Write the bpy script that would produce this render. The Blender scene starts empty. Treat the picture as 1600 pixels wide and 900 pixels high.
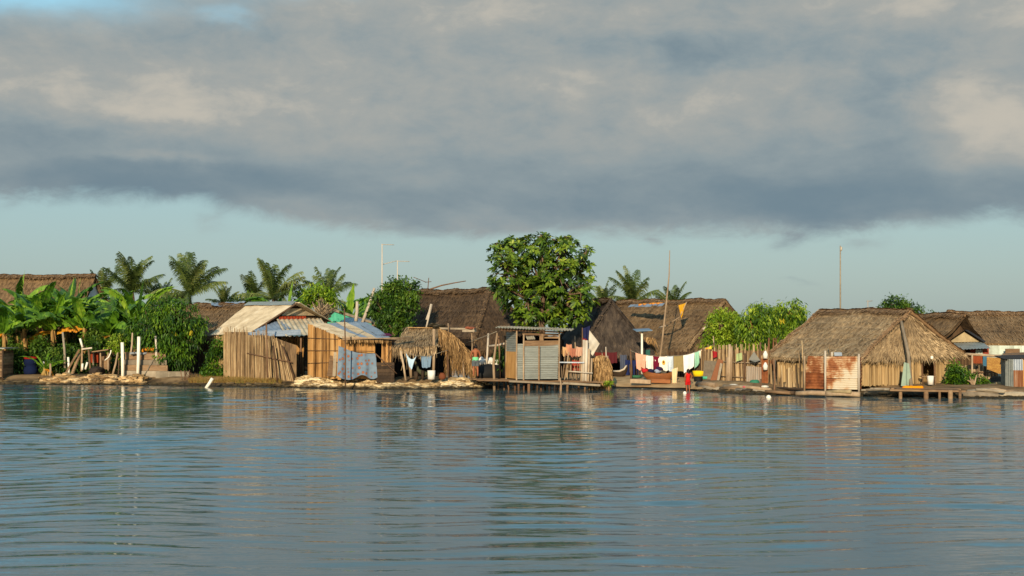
import bpy, math, random
import numpy as np
from mathutils import Vector, Matrix, noise as mnoise
random.seed(7)
R = random.Random(11)
V = Vector
sc = bpy.context.scene
COL = sc.collection
PI = math.pi
# ------------------------------------------------------------------ camera frame
F = 2198.0            # focal length in pixels of the 1600 px wide photograph
H = 3.19              # eye height above the water (standing in a boat)
PITCH = math.atan(60 / F)
FWD = V((0, math.cos(PITCH), math.sin(PITCH)))
UP = V((0, -math.sin(PITCH), math.cos(PITCH)))
CAM = V((0, 0, H))

def at(px, py, Y):
    d = FWD + V((1, 0, 0)) * ((px - 800) / F) + UP * ((450 - py) / F)
    return CAM + d * (Y / d.y)

def gx(px, Y):
    return (px - 800) / F * Y

def rnd(a, b):
    return R.uniform(a, b)

def nz(p, s=1.0, o=0.0):
    return mnoise.noise(V((p[0] * s + o, p[1] * s + o * .7, p[2] * s - o)))

# ------------------------------------------------------------------ object helpers
def base_of(o):
    l = V((0, 0, 0))
    while o is not None:
        l = l + o.location
        o = o.parent
    return l

class MB:
    def __init__(s):
        s.v = []; s.f = []; s.a = []; s.sm = []
    def add(s, vs, fs, val=None, smooth=False):
        b = len(s.v)
        s.v.extend([tuple(p) for p in vs])
        for f in fs:
            s.f.append(tuple(i + b for i in f))
            s.a.append(rnd(0, 1) if val is None else val)
            s.sm.append(smooth)
    def quad(s, a, b, c, d, val=None):
        s.add([a, b, c, d], [(0, 1, 2, 3)], val)
    def tri(s, a, b, c, val=None):
        s.add([a, b, c], [(0, 1, 2)], val)
    def box(s, c, sx, sy, sz, rz=0, val=None, ry=0, rx=0):
        m = Matrix.Rotation(rz, 3, 'Z') @ Matrix.Rotation(ry, 3, 'Y') @ Matrix.Rotation(rx, 3, 'X')
        c = V(c)
        vs = [c + m @ V((x * sx / 2, y * sy / 2, z * sz / 2)) for x in (-1, 1) for y in (-1, 1) for z in (-1, 1)]
        s.add(vs, [(0, 1, 3, 2), (4, 6, 7, 5), (0, 4, 5, 1), (2, 3, 7, 6), (0, 2, 6, 4), (1, 5, 7, 3)], rnd(0, 1) if val is None else val)
    def beam(s, p, q, w, t, val=None, up=None):
        """a squared timber from p to q, w across, t deep"""
        p = V(p); q = V(q); d = (q - p).normalized()
        u = V(up) if up else (V((0, 0, 1)) if abs(d.z) < .9 else V((0, 1, 0)))
        x = d.cross(u).normalized(); y = x.cross(d).normalized()
        vs = [e + x * (i * w / 2) + y * (j * t / 2) for e in (p, q) for i, j in ((-1, -1), (1, -1), (1, 1), (-1, 1))]
        s.add(vs, [(0, 1, 2, 3), (7, 6, 5, 4), (0, 4, 5, 1), (1, 5, 6, 2), (2, 6, 7, 3), (3, 7, 4, 0)], rnd(0, 1) if val is None else val)
    def tube(s, pts, rad, n=6, val=None, smooth=True, cap=True):
        pts = [V(p) for p in pts]
        if not hasattr(rad, '__len__'):
            rad = [rad] * len(pts)
        vs = []
        ref = None
        for i, p in enumerate(pts):
            d = (pts[min(i + 1, len(pts) - 1)] - pts[max(i - 1, 0)]).normalized()
            if ref is None:
                ref = V((1, 0, 0)) if abs(d.x) < .8 else V((0, 1, 0))
            x = (ref - d * ref.dot(d)).normalized(); y = d.cross(x); ref = x
            for k in range(n):
                a = 2 * PI * k / n
                vs.append(p + x * (rad[i] * math.cos(a)) + y * (rad[i] * math.sin(a)))
        fs = []
        for i in range(len(pts) - 1):
            for k in range(n):
                k2 = (k + 1) % n
                fs.append((i * n + k, i * n + k2, (i + 1) * n + k2, (i + 1) * n + k))
        val = rnd(0, 1) if val is None else val
        s.add(vs, fs, val, smooth)
        if cap:
            b = len(s.v) - len(vs)
            for ring in (list(range(n))[::-1], list(range((len(pts) - 1) * n, len(pts) * n))):
                s.f.append(tuple(b + i for i in ring)); s.a.append(val); s.sm.append(False)
    def lathe(s, c, prof, n=14, val=None):
        c = V(c); vs = []
        for r, z in prof:
            for k in range(n):
                a = 2 * PI * k / n
                vs.append(c + V((r * math.cos(a), r * math.sin(a), z)))
        fs = []
        for i in range(len(prof) - 1):
            for k in range(n):
                k2 = (k + 1) % n
                fs.append((i * n + k, i * n + k2, (i + 1) * n + k2, (i + 1) * n + k))
        s.add(vs, fs, rnd(0, 1) if val is None else val, True)
    def grid(s, fn, nu, nv, val=None, smooth=True, close=False):
        vs = [fn(i / nu, j / nv) for j in range(nv + 1) for i in range(nu + 1)]
        fs = [(j * (nu + 1) + i, j * (nu + 1) + i + 1, (j + 1) * (nu + 1) + i + 1, (j + 1) * (nu + 1) + i) for j in range(nv) for i in range(nu)]
        s.add(vs, fs, val, smooth)
    def build(s, name, mat, parent=None, loc=None):
        off = V(loc) if loc is not None else (base_of(parent) if parent else V((0, 0, 0)))
        me = bpy.data.meshes.new(name)
        me.from_pydata([(p[0] - off.x, p[1] - off.y, p[2] - off.z) for p in s.v], [], s.f)
        at_ = me.attributes.new('v', 'FLOAT', 'FACE')
        at_.data.foreach_set('value', s.a)
        me.polygons.foreach_set('use_smooth', s.sm)
        me.materials.append(mat)
        me.update()
        o = bpy.data.objects.new(name, me)
        COL.objects.link(o)
        if parent is not None:
            o.parent = parent
        elif loc is not None:
            o.location = off
        return o

def tag(o, label, cat, group=None, kind=None):
    if label: o['label'] = label
    if cat: o['category'] = cat
    if group: o['group'] = group
    if kind: o['kind'] = kind
    return o

def thing(name, label, cat, loc, group=None):
    o = bpy.data.objects.new(name, None)
    COL.objects.link(o)
    o.empty_display_size = .3
    o.location = V(loc)
    return tag(o, label, cat, group)

def single(name, mb, mat, label, cat, loc, group=None, kind=None):
    return tag(mb.build(name, mat, None, loc), label, cat, group, kind)

# ------------------------------------------------------------------ materials
def lin(c):
    return tuple((x / 255 / 12.92) if x / 255 <= .04045 else ((x / 255 + .055) / 1.055) ** 2.4 for x in c) + (1.0,)

def mat(name, cols, scale=(3, 3, 3), wa=.55, wn=.6, rough=.85, bump=.0, bscale=None, detail=4, spec=.25, metal=0, transl=0, stops=None, noise2=None):
    """colour = ramp over (per-piece variation * wa + noise * wn); bump from the same noise"""
    m = bpy.data.materials.new(name); m.use_nodes = True
    nt = m.node_tree; N = nt.nodes; L = nt.links
    b = N['Principled BSDF']
    tc = N.new('ShaderNodeTexCoord')
    mp = N.new('ShaderNodeMapping'); mp.inputs['Scale'].default_value = scale
    L.new(tc.outputs['Object'], mp.inputs['Vector'])
    no = N.new('ShaderNodeTexNoise'); no.inputs['Scale'].default_value = 1; no.inputs['Detail'].default_value = detail; no.inputs['Roughness'].default_value = .62
    L.new(mp.outputs[0], no.inputs['Vector'])
    at_ = N.new('ShaderNodeAttribute'); at_.attribute_name = 'v'
    m1 = N.new('ShaderNodeMath'); m1.operation = 'MULTIPLY_ADD'
    L.new(at_.outputs['Fac'], m1.inputs[0]); m1.inputs[1].default_value = wa; m1.inputs[2].default_value = .5 - wa * .5
    m2 = N.new('ShaderNodeMath'); m2.operation = 'MULTIPLY_ADD'
    L.new(no.outputs['Fac'], m2.inputs[0]); m2.inputs[1].default_value = wn * 2.2; m2.inputs[2].default_value = -wn * 1.1
    m3 = N.new('ShaderNodeMath'); m3.operation = 'ADD'; m3.use_clamp = True
    L.new(m1.outputs[0], m3.inputs[0]); L.new(m2.outputs[0], m3.inputs[1])
    fac = m3.outputs[0]
    if noise2:
        n2 = N.new('ShaderNodeTexNoise'); n2.inputs['Scale'].default_value = noise2[0]; n2.inputs['Detail'].default_value = 3
        L.new(tc.outputs['Object'], n2.inputs['Vector'])
        m4 = N.new('ShaderNodeMath'); m4.operation = 'MULTIPLY_ADD'
        L.new(n2.outputs['Fac'], m4.inputs[0]); m4.inputs[1].default_value = noise2[1] * 2; m4.inputs[2].default_value = -noise2[1]
        m5 = N.new('ShaderNodeMath'); m5.operation = 'ADD'; m5.use_clamp = True
        L.new(fac, m5.inputs[0]); L.new(m4.outputs[0], m5.inputs[1]); fac = m5.outputs[0]
    rp = N.new('ShaderNodeValToRGB')
    e = rp.color_ramp.elements
    st = stops or [i / max(1, len(cols) - 1) for i in range(len(cols))]
    while len(e) < len(cols): e.new(.5)
    for i, c in enumerate(cols):
        e[i].position = st[i]; e[i].color = lin(c)
    L.new(fac, rp.inputs[0])
    L.new(rp.outputs[0], b.inputs['Base Color'])
    b.inputs['Roughness'].default_value = rough
    b.inputs['Specular IOR Level'].default_value = spec
    b.inputs['Metallic'].default_value = metal
    if bump:
        bp = N.new('ShaderNodeBump'); bp.inputs['Strength'].default_value = bump; bp.inputs['Distance'].default_value = .05
        L.new(no.outputs['Fac'], bp.inputs['Height']); L.new(bp.outputs[0], b.inputs['Normal'])
    if transl:
        tr = N.new('ShaderNodeBsdfTranslucent'); L.new(rp.outputs[0], tr.inputs['Color'])
        mx = N.new('ShaderNodeMixShader'); mx.inputs[0].default_value = transl
        L.new(b.outputs[0], mx.inputs[1]); L.new(tr.outputs[0], mx.inputs[2])
        L.new(mx.outputs[0], N['Material Output'].inputs['Surface'])
    return m

def flat(name, c, var=.12, rough=.8, spec=.2, transl=0, metal=0):
    lo = tuple(max(0, int(x * (1 - var * 1.6))) for x in c); hi = tuple(min(255, int(x * (1 + var))) for x in c)
    return mat(name, [lo, c, hi], (4, 4, 4), .3, .5, rough, 0, spec=spec, transl=transl, metal=metal)

M = {}
def tide_line(m, z0=.06, z1=.2, col=(44, 38, 24)):
    '''wet, weed-stained foot of the stones, up to the high water mark'''
    nt = m.node_tree; N = nt.nodes; L = nt.links; b = N['Principled BSDF']
    src = b.inputs['Base Color'].links[0].from_socket
    tc = N.new('ShaderNodeTexCoord'); sp = N.new('ShaderNodeSeparateXYZ'); L.new(tc.outputs['Object'], sp.inputs[0])
    no = N.new('ShaderNodeTexNoise'); no.inputs['Scale'].default_value = 2.2; L.new(tc.outputs['Object'], no.inputs['Vector'])
    a = N.new('ShaderNodeMath'); a.operation = 'MULTIPLY_ADD'; L.new(no.outputs['Fac'], a.inputs[0]); a.inputs[1].default_value = -.3; L.new(sp.outputs[2], a.inputs[2])
    r = N.new('ShaderNodeMapRange'); L.new(a.outputs[0], r.inputs[0]); r.inputs[1].default_value = z0 - .15; r.inputs[2].default_value = z1 - .15
    x = N.new('ShaderNodeMix'); x.data_type = 'RGBA'; L.new(r.outputs[0], x.inputs[0]); x.inputs[6].default_value = lin(col); L.new(src, x.inputs[7]); L.new(x.outputs[2], b.inputs['Base Color'])
M['thatch'] = mat('thatch_weathered', [(74, 61, 45), (126, 106, 79), (166, 142, 107), (202, 176, 136)], (5, 5, 2.5), .75, .5, .95, .4, noise2=(.6, .4))
M['thatch_dark'] = mat('thatch_old', [(36, 29, 22), (68, 54, 40), (98, 78, 56), (138, 112, 80)], (5, 5, 2.5), .75, .5, .95, .4, noise2=(.5, .35))
M['thatch_shade'] = mat('thatch_shaded', [(28, 25, 23), (54, 47, 42), (80, 70, 60), (124, 104, 82)], (5, 5, 2.5), .75, .5, .95, .4, noise2=(.6, .35))  # the shade on the low-eaved hut is put into this thatch colour
M['thatch_brown'] = mat('thatch_brown', [(56, 43, 30), (96, 77, 54), (128, 104, 74), (164, 136, 98)], (5, 5, 2.5), .75, .5, .95, .4, noise2=(.5, .4))
M['ridge'] = mat('thatch_ridge', [(84, 64, 44), (128, 101, 72), (164, 133, 97)], (6, 6, 6), .8, .4, .95, .3)
M['palm_dry'] = mat('dry_palm_fringe', [(52, 38, 23), (96, 72, 43), (138, 108, 68), (182, 150, 104)], (6, 6, 3), .8, .4, .9, .2)
M['cane'] = mat('weathered_cane', [(74, 58, 42), (128, 104, 74), (162, 135, 98), (194, 170, 130)], (9, 9, 1.2), .9, .5, .85, .2, noise2=(.9, .28))
M['cane_grey'] = mat('grey_cane', [(66, 56, 45), (108, 92, 72), (142, 122, 94), (176, 154, 120)], (9, 9, 1.2), .85, .45, .85, .2)
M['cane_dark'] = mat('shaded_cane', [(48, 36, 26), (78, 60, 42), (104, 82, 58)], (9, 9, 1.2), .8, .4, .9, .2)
M['bamboo'] = mat('golden_bamboo', [(92, 64, 34), (156, 114, 64), (184, 140, 84), (206, 164, 108)], (8, 8, .8), .8, .5, .7, .2, noise2=(1.3, .3))
M['wall_cane'] = mat('hut_wall_cane', [(104, 84, 56), (152, 126, 86), (176, 149, 106), (194, 167, 122)], (9, 9, 1.0), .75, .45, .85, .2)
M['plank'] = mat('weathered_plank', [(66, 50, 36), (110, 86, 62), (146, 120, 90)], (2, 2, 10), .7, .5, .85, .25)
M['plank_grey'] = mat('grey_driftwood', [(86, 76, 64), (128, 116, 98), (164, 152, 130)], (3, 3, 3), .6, .5, .85, .25)
M['plank_dark'] = mat('dark_wet_wood', [(30, 23, 17), (52, 40, 29), (78, 61, 44)], (5, 5, 2), .7, .5, .8, .25)
M['pole'] = mat('peeled_pole', [(100, 82, 62), (146, 124, 98), (182, 162, 134)], (5, 5, 2), .5, .5, .8, .2)
M['pole_pale'] = mat('sunbleached_pole', [(140, 128, 112), (176, 164, 146), (200, 190, 172)], (5, 5, 2), .5, .4, .7, .1)
M['pole_brown'] = mat('brown_pole', [(58, 42, 30), (94, 70, 50), (128, 98, 72)], (5, 5, 2), .5, .5, .85, .2)
M['stone_tan'] = mat('tan_coral_stone', [(74, 56, 36), (132, 106, 70), (172, 142, 98), (204, 176, 130)], (5, 5, 7), .85, .55, .9, .5)
M['stone'] = mat('coral_stone', [(86, 66, 42), (150, 126, 88), (200, 178, 136), (226, 210, 174)], (5, 5, 7), .85, .55, .9, .5)
M['stone_dark'] = mat('dark_stone', [(40, 34, 24), (92, 76, 50), (136, 114, 78)], (5, 5, 7), .8, .5, .9, .5)  # dark brown stone; under the low dock its tone stands in for shade
for _k in ('stone', 'stone_tan', 'stone_dark'): tide_line(M[_k])
M['soil'] = mat('island_soil', [(62, 48, 32), (104, 82, 54), (136, 110, 76), (150, 126, 92)], (1.3, 1.3, 1.3), 0, .8, .95, .5, noise2=(.3, .2))
tide_line(M['soil'], .1, .36, (40, 34, 24))  # wet foot of the soil, darkened also for the shade under the dock
M['sand'] = mat('trodden_sand', [(120, 94, 62), (160, 130, 90), (184, 154, 112)], (1.5, 1.5, 1.5), .1, .7, .95, .3)
M['dry_grass'] = mat('dry_grass', [(84, 64, 30), (128, 98, 50), (150, 124, 70), (92, 96, 40)], (2, 2, 2), .9, .4, .9, 0, transl=.2)
M['tin_grey'] = mat('zinc_sheet', [(88, 92, 88), (122, 126, 120), (146, 150, 142)], (1.5, 1.5, 6), .3, .55, .5, 0, metal=.15, spec=.4)
M['tin_cream'] = mat('old_cream_sheet', [(104, 86, 64), (166, 148, 118), (194, 176, 144), (208, 194, 166)], (1.6, 1.6, 1.6), .4, .65, .7, 0, spec=.3, noise2=(.6, .25))
M['tin_blue'] = mat('bluish_zinc_sheet', [(92, 100, 108), (124, 134, 144), (152, 160, 166)], (2, 2, 2), .4, .55, .45, 0, metal=.2, spec=.4)
M['tin_rust'] = mat('rusted_sheet', [(66, 36, 20), (112, 62, 32), (142, 86, 48), (166, 118, 76)], (2.2, 2.2, 2.2), .3, .8, .8, 0)
M['tin_half'] = mat('half_rusted_sheet', [(92, 50, 28), (132, 82, 48), (162, 128, 94), (180, 168, 146), (182, 176, 160)], (1.6, 1.6, 1.2), .35, .9, .7, 0, stops=[0, .3, .44, .6, 1], noise2=(.9, .35))
M['tin_red'] = flat('red_sheet', (158, 62, 34))
M['turquoise'] = mat('turquoise_sheet', [(52, 128, 104), (70, 158, 128), (90, 176, 146)], (2, 2, 2), .3, .5, .6, 0)
M['mint'] = mat('pale_limewash', [(120, 120, 104), (176, 186, 172), (206, 214, 202)], (1.2, 1.2, 1.2), .4, .6, .85, 0)
M['cream'] = mat('cream_board', [(112, 98, 72), (170, 152, 116), (196, 180, 144)], (2, 2, 2), .5, .5, .85, 0)
M['white_panel'] = flat('white_board', (206, 204, 196))
M['bark'] = mat('grey_bark', [(54, 42, 32), (92, 74, 58), (128, 108, 86)], (6, 6, 2), .4, .6, .9, .5)
M['bark_brown'] = mat('brown_bark', [(64, 42, 28), (112, 76, 50), (150, 110, 76)], (6, 6, 2), .4, .6, .9, .5)
M['banana_stem'] = mat('banana_stem', [(70, 46, 28), (124, 86, 50), (150, 124, 70), (112, 116, 56)], (6, 6, 1.2), .5, .6, .8, .3)
M['leaf_banana'] = mat('banana_leaf', [(30, 58, 12), (64, 102, 20), (104, 144, 32), (150, 176, 58)], (3, 3, 3), .8, .35, .5, 0, spec=.35, transl=.28)
M['leaf_banana_old'] = mat('yellowed_banana_leaf', [(148, 84, 18), (198, 128, 26), (206, 160, 44)], (3, 3, 3), .7, .4, .7, 0, transl=.25)
M['leaf_yellow'] = mat('yellow_leaf', [(130, 130, 30), (180, 160, 40), (196, 176, 60)], (3, 3, 3), .8, .3, .6, 0, transl=.2)
M['leaf_sunny'] = mat('sunny_mango_leaf', [(26, 50, 10), (68, 100, 19), (118, 146, 32), (168, 184, 62)], (3, 3, 3), .9, .25, .5, 0, spec=.3, transl=.25)
M['leaf_bread'] = mat('breadfruit_leaf', [(26, 46, 12), (64, 92, 22), (112, 136, 36), (188, 190, 78)], (3, 3, 3), .9, .25, .5, 0, spec=.35, transl=.22)
M['leaf_mango'] = mat('mango_leaf', [(20, 42, 9), (44, 76, 13), (80, 116, 22), (128, 152, 40)], (3, 3, 3), .9, .25, .5, 0, spec=.3, transl=.22)
M['leaf_light'] = mat('bright_leaf', [(48, 78, 12), (98, 130, 24), (142, 166, 40), (178, 192, 72)], (3, 3, 3), .9, .25, .5, 0, spec=.3, transl=.25)
M['leaf_deep'] = mat('deep_green_leaf', [(22, 44, 14), (48, 78, 22), (80, 110, 30), (120, 142, 56)], (3, 3, 3), .9, .25, .5, 0, spec=.3, transl=.2)
M['leaf_palm'] = mat('palm_leaflet', [(28, 42, 18), (54, 72, 30), (88, 104, 46), (138, 140, 82)], (2, 2, 2), .9, .25, .55, 0, spec=.3, transl=.22)
M['skin'] = flat('brown_skin', (142, 86, 56), .06, .6)
M['hair'] = flat('black_hair', (22, 18, 16), .1, .5)
M['pvc'] = flat('white_plastic_pipe', (222, 216, 198), .04, .45)
M['rope'] = flat('rope', (128, 120, 104))
M['white'] = flat('white_cotton', (222, 218, 208), .05, .9, transl=.15)
M['black'] = flat('black_tarp', (20, 21, 22), .1, .7)
M['metal'] = flat('aerial_metal', (150, 146, 138), .08, .5)
M['interior'] = flat('dark_interior', (34, 27, 21), .15, .95)  # near-black back walls: the darkness inside is painted into the colour
def cloth(name, c, var=.08):
    if name not in M: M[name] = flat(name, c, var, .9, .1, transl=.12)
    return M[name]

# ------------------------------------------------------------------ shape generators
def patch(mb, a, b, c, d, nu=20, nv=14, tuft=9, tl=.55, amp=.06, fringe=True, fl=.35, thick=.16, sag=.0, seed=0, lo=.0, hi=1.0):
    """thatched slope: a-b along the ridge, d-c along the eave (a over d)"""
    a, b, c, d = V(a), V(b), V(c), V(d)
    nrm = ((c + d) / 2 - (a + b) / 2).cross((b + c) / 2 - (a + d) / 2)
    if nrm.length < 1e-6: nrm = V((0, 0, 1))
    nrm.normalize()
    if nrm.z < 0: nrm = -nrm
    def P(u, v, k=0.0):
        p = (a * (1 - u) + b * u) * (1 - v) + (d * (1 - u) + c * u) * v
        w = amp * (1.5 * nz(p, .45, seed + 2) + nz(p, .9, seed) + .6 * nz(p, 2.6, seed + 5)) - sag * math.sin(v * PI) + k
        return p + nrm * w
    mb.grid(lambda u, v: P(u, v), nu, nv, .35)
    mb.grid(lambda u, v: P(u, v, -thick), nu, nv, .1)
    for j in range(nu):      # closed eave edge
        u0, u1 = j / nu, (j + 1) / nu
        mb.quad(P(u0, 1), P(u1, 1), P(u1, 1, -thick), P(u0, 1, -thick), .3)
    wt = ((b - a).length + (c - d).length) / 2
    ht = ((d - a).length + (c - b).length) / 2
    n = int(wt * ht * tuft * 4.6)
    for _ in range(n):
        v = R.random()
        rows = max(4, int(ht / .45)); v = (int(v * rows) + .25 * R.random() + .1) / rows
        u = R.random()
        if (a - b).length < .2 and R.random() > v: v = 1 - v * .5
        p = P(u, v, .01)
        fall = (P(u, min(1, v + .08)) - P(u, max(0, v - .05))).normalized()
        side = fall.cross(nrm).normalized()
        ln = rnd(.45, 1.2) * tl * .8; w = rnd(.007, .027)
        q = p + fall * ln + side * rnd(-.14, .14) + nrm * rnd(.0, .075)
        mid = p * .5 + q * .5 + nrm * rnd(.01, .06)
        t = nz(p, .7, seed + 9) * .5 + .5
        val = min(hi, max(lo, lo + (hi - lo) * (.55 * R.random() + .45 * t)))
        mb.add([p - side * w, p + side * w, mid + side * w * .9, q + side * w * .35, q - side * w * .35, mid - side * w * .9], [(0, 1, 2, 5), (5, 2, 3, 4)], val)
    if fringe:
        for _ in range(int((c - d).length * 80)):
            u = R.random()
            p = P(u, rnd(.93, 1.0), rnd(-thick * .8, .03))
            fall = (P(u, 1) - P(u, .9)).normalized()
            ln = rnd(.12, fl) * (1.6 if R.random() < .08 else 1)
            dirn = (fall * .55 + V((0, 0, -1)) * rnd(.5, 1.0) + V((rnd(-.22, .22), rnd(-.1, .1), 0))).normalized()
            q = p + dirn * ln
            side = fall.cross(nrm).normalized(); w = rnd(.008, .028)
            mb.add([p - side * w, p + side * w, q + side * w * .25, q - side * w * .25], [(0, 1, 2, 3)], lo + (hi - lo) * R.random())

def ridge_tufts(mb, a, b, n=60, w=.45, seed=0):
    a, b = V(a), V(b); d = (b - a).normalized(); side = d.cross(V((0, 0, 1))).normalized()
    L_ = (b - a).length
    for sgn in (-1, 1):
        for i in range(int(L_ * n * 2.2)):
            t = R.random()
            p = a + d * (t * L_) + V((0, 0, .06 + .13 * nz(a + d * t * L_, .7, seed) + .07 * nz(a + d * t * L_, 2.2, seed)))
            ln = rnd(.5, 1) * w
            q = p + side * (sgn * ln) + V((0, 0, -ln * rnd(.45, .75))) + d * rnd(-.2, .2) + V((0, 0, .06))
            p = p - side * sgn * .08 + V((0, 0, rnd(-.02, .06)))
            wd = rnd(.012, .04)
            mb.quad(p - d * wd, p + d * wd, q + d * wd * .5, q - d * wd * .5)
    mb.tube([a + d * (t * L_) + V((0, 0, -.01 + .11 * nz(a + d * t * L_, .7, seed))) for t in [i / 16 for i in range(17)]], .09, 6, .4)

def canes(mb, p0, p1, z0, z1, sp=.06, w=.05, jt=.12, lean=.06, tilt=0.0, backing=None, gap=.0, nsides=4):
    """row of upright canes from p0 to p1 (xy); z0, z1 numbers or functions of 0..1"""
    p0 = V((p0[0], p0[1], 0)); p1 = V((p1[0], p1[1], 0))
    d = p1 - p0; L_ = d.length; d.normalize(); nrm = V((d.y, -d.x, 0))
    f0 = z0 if callable(z0) else (lambda t: z0); f1 = z1 if callable(z1) else (lambda t: z1)
    x = 0
    while x < L_:
        t = x / L_
        if R.random() >= gap:
            ww = w * rnd(.6, 1.35)
            b = p0 + d * x + nrm * rnd(-.03, .03)
            zb = f0(t) + rnd(-.05, .05); zt = f1(t) + rnd(-jt, jt)
            top = b + d * (rnd(-lean, lean) + (tilt(t) if callable(tilt) else tilt)) + nrm * rnd(-lean, lean) * .5
            v0 = b + V((0, 0, zb)); v1 = top + V((0, 0, zt))
            r0, r1 = ww / 2, ww / 2 * rnd(.6, .95)
            mid = (v0 + v1) / 2 + d * rnd(-.02, .02) + nrm * rnd(-.015, .015)
            if nsides == 2:
                mb.beam(v0, v1, ww, .016, None, tuple(nrm))
            else: mb.tube([v0, mid, v1], [r0, (r0 + r1) / 2, r1], nsides, R.random(), smooth=False)
        x += sp * rnd(.7, 1.3)
    if backing is not None:
        a, b = p0 - nrm * backing, p1 - nrm * backing
        n = 10
        for i in range(n):
            t0, t1 = i / n, (i + 1) / n
            q0 = a.lerp(b, t0); q1 = a.lerp(b, t1)
            mb.quad(q0 + V((0, 0, f0(t0))), q1 + V((0, 0, f0(t1))), q1 + V((0, 0, f1(t1) - .06)), q0 + V((0, 0, f1(t0) - .06)), .12)

def corrug(mb, o, u, v, waves, amp=.02, val=None, along='u', seg=4, wob=.02, thick=.004):
    """corrugated sheet: corner o, edges u and v; ridges run along v when along='v', along u otherwise"""
    o, u, v = V(o), V(u), V(v); n = u.cross(v).normalized()
    if n.y > 0: n = -n
    sd = rnd(0, 50)
    def P(a, b, k=0):
        ph = (b if along == 'u' else a) * waves * 2 * PI
        p = o + u * a + v * b
        return p + n * (amp * math.sin(ph) + wob * nz(p, 1.1, sd) + k)
    nu = waves * seg if along == 'v' else 6
    nv = waves * seg if along == 'u' else 6
    val = rnd(0, 1) if val is None else val
    mb.grid(lambda a, b: P(a, b), nu, nv, val)
    mb.grid(lambda a, b: P(a, b, -thick), nu, nv, val)

_ico = None
def ico():
    global _ico
    if _ico is None:
        import bmesh
        bm = bmesh.new(); bmesh.ops.create_icosphere(bm, subdivisions=2, radius=1)
        bm.verts.ensure_lookup_table()
        _ico = ([v.co.copy() for v in bm.verts], [tuple(v.index for v in f.verts) for f in bm.faces]); bm.free()
    return _ico

def rock(mb, c, sx, sy, sz, val=None, rough=.35, smooth=False):
    vs, fs = ico(); sd = rnd(0, 100); rz = Matrix.Rotation(rnd(0, 2 * PI), 3, 'Z') @ Matrix.Rotation(rnd(-.25, .25), 3, 'X')
    out = []
    for p in vs:
        k = 1 + rough * nz(p, 1.3, sd) + rough * .5 * nz(p, 3.1, sd + 3)
        q = V((max(-.8, min(.8, p.x)) * sx, max(-.8, min(.8, p.y)) * sy, max(-.7, min(.7, p.z)) * sz)) * k
        out.append(V(c) + rz @ q)
    mb.add(out, fs, rnd(0, 1) if val is None else val, smooth)

def drape(mb, a, b, drop, ruffle=.05, waves=3, sag=.05, nu=16, nv=12, hem=.06, dropr=None, front=.0, val=None, flare=0.0):
    """cloth hung from a..b, falling by drop (left) to dropr (right); two skins a few millimetres apart"""
    a, b = V(a), V(b); d = (b - a).normalized(); n = V((d.y, -d.x, 0))
    if n.length < 1e-4: n = V((0, -1, 0))
    n.normalize()
    sd = rnd(0, 99); dropr = drop if dropr is None else dropr
    def P(u, v, k=0):
        p = a.lerp(b, u) + V((0, 0, -sag * math.sin(u * PI)))
        dr = drop * (1 - u) + dropr * u
        hemv = hem * nz((u * 3, sd, 0), 1.0, sd) * v
        p = p + V((0, 0, -v * (dr + hemv))) + d * (flare * (u - .5) * v)
        ph = u * waves * 2 * PI + sd
        return p + n * (ruffle * (.3 + .7 * v) * math.sin(ph + .8 * nz((u * 2, v * 2, 0), 1, sd)) + front * v + k)
    mb.grid(lambda u, v: P(u, v), nu, nv, val)
    mb.grid(lambda u, v: P(u, v, -.008), nu, nv, val)

def leaf(mb, p, d, up, ln, w, val, fold=.25, droop=.0):
    d = d.normalized(); s = d.cross(up)
    if s.length < 1e-3: s = d.cross(V((1, 0, .3)))
    s.normalize(); n = s.cross(d)
    m = p + d * ln * .5 - n * 0 + V((0, 0, -droop * ln * .2))
    t = p + d * ln + V((0, 0, -droop * ln))
    mb.add([p, m + s * w * .5 + n * fold * w, t, m - s * w * .5 + n * fold * w, m], [(0, 1, 4), (1, 2, 4), (0, 4, 3), (4, 2, 3)], val)

def sphere_dir():
    z = rnd(-1, 1); a = rnd(0, 2 * PI); r = math.sqrt(1 - z * z)
    return V((r * math.cos(a), r * math.sin(a), z))

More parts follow.
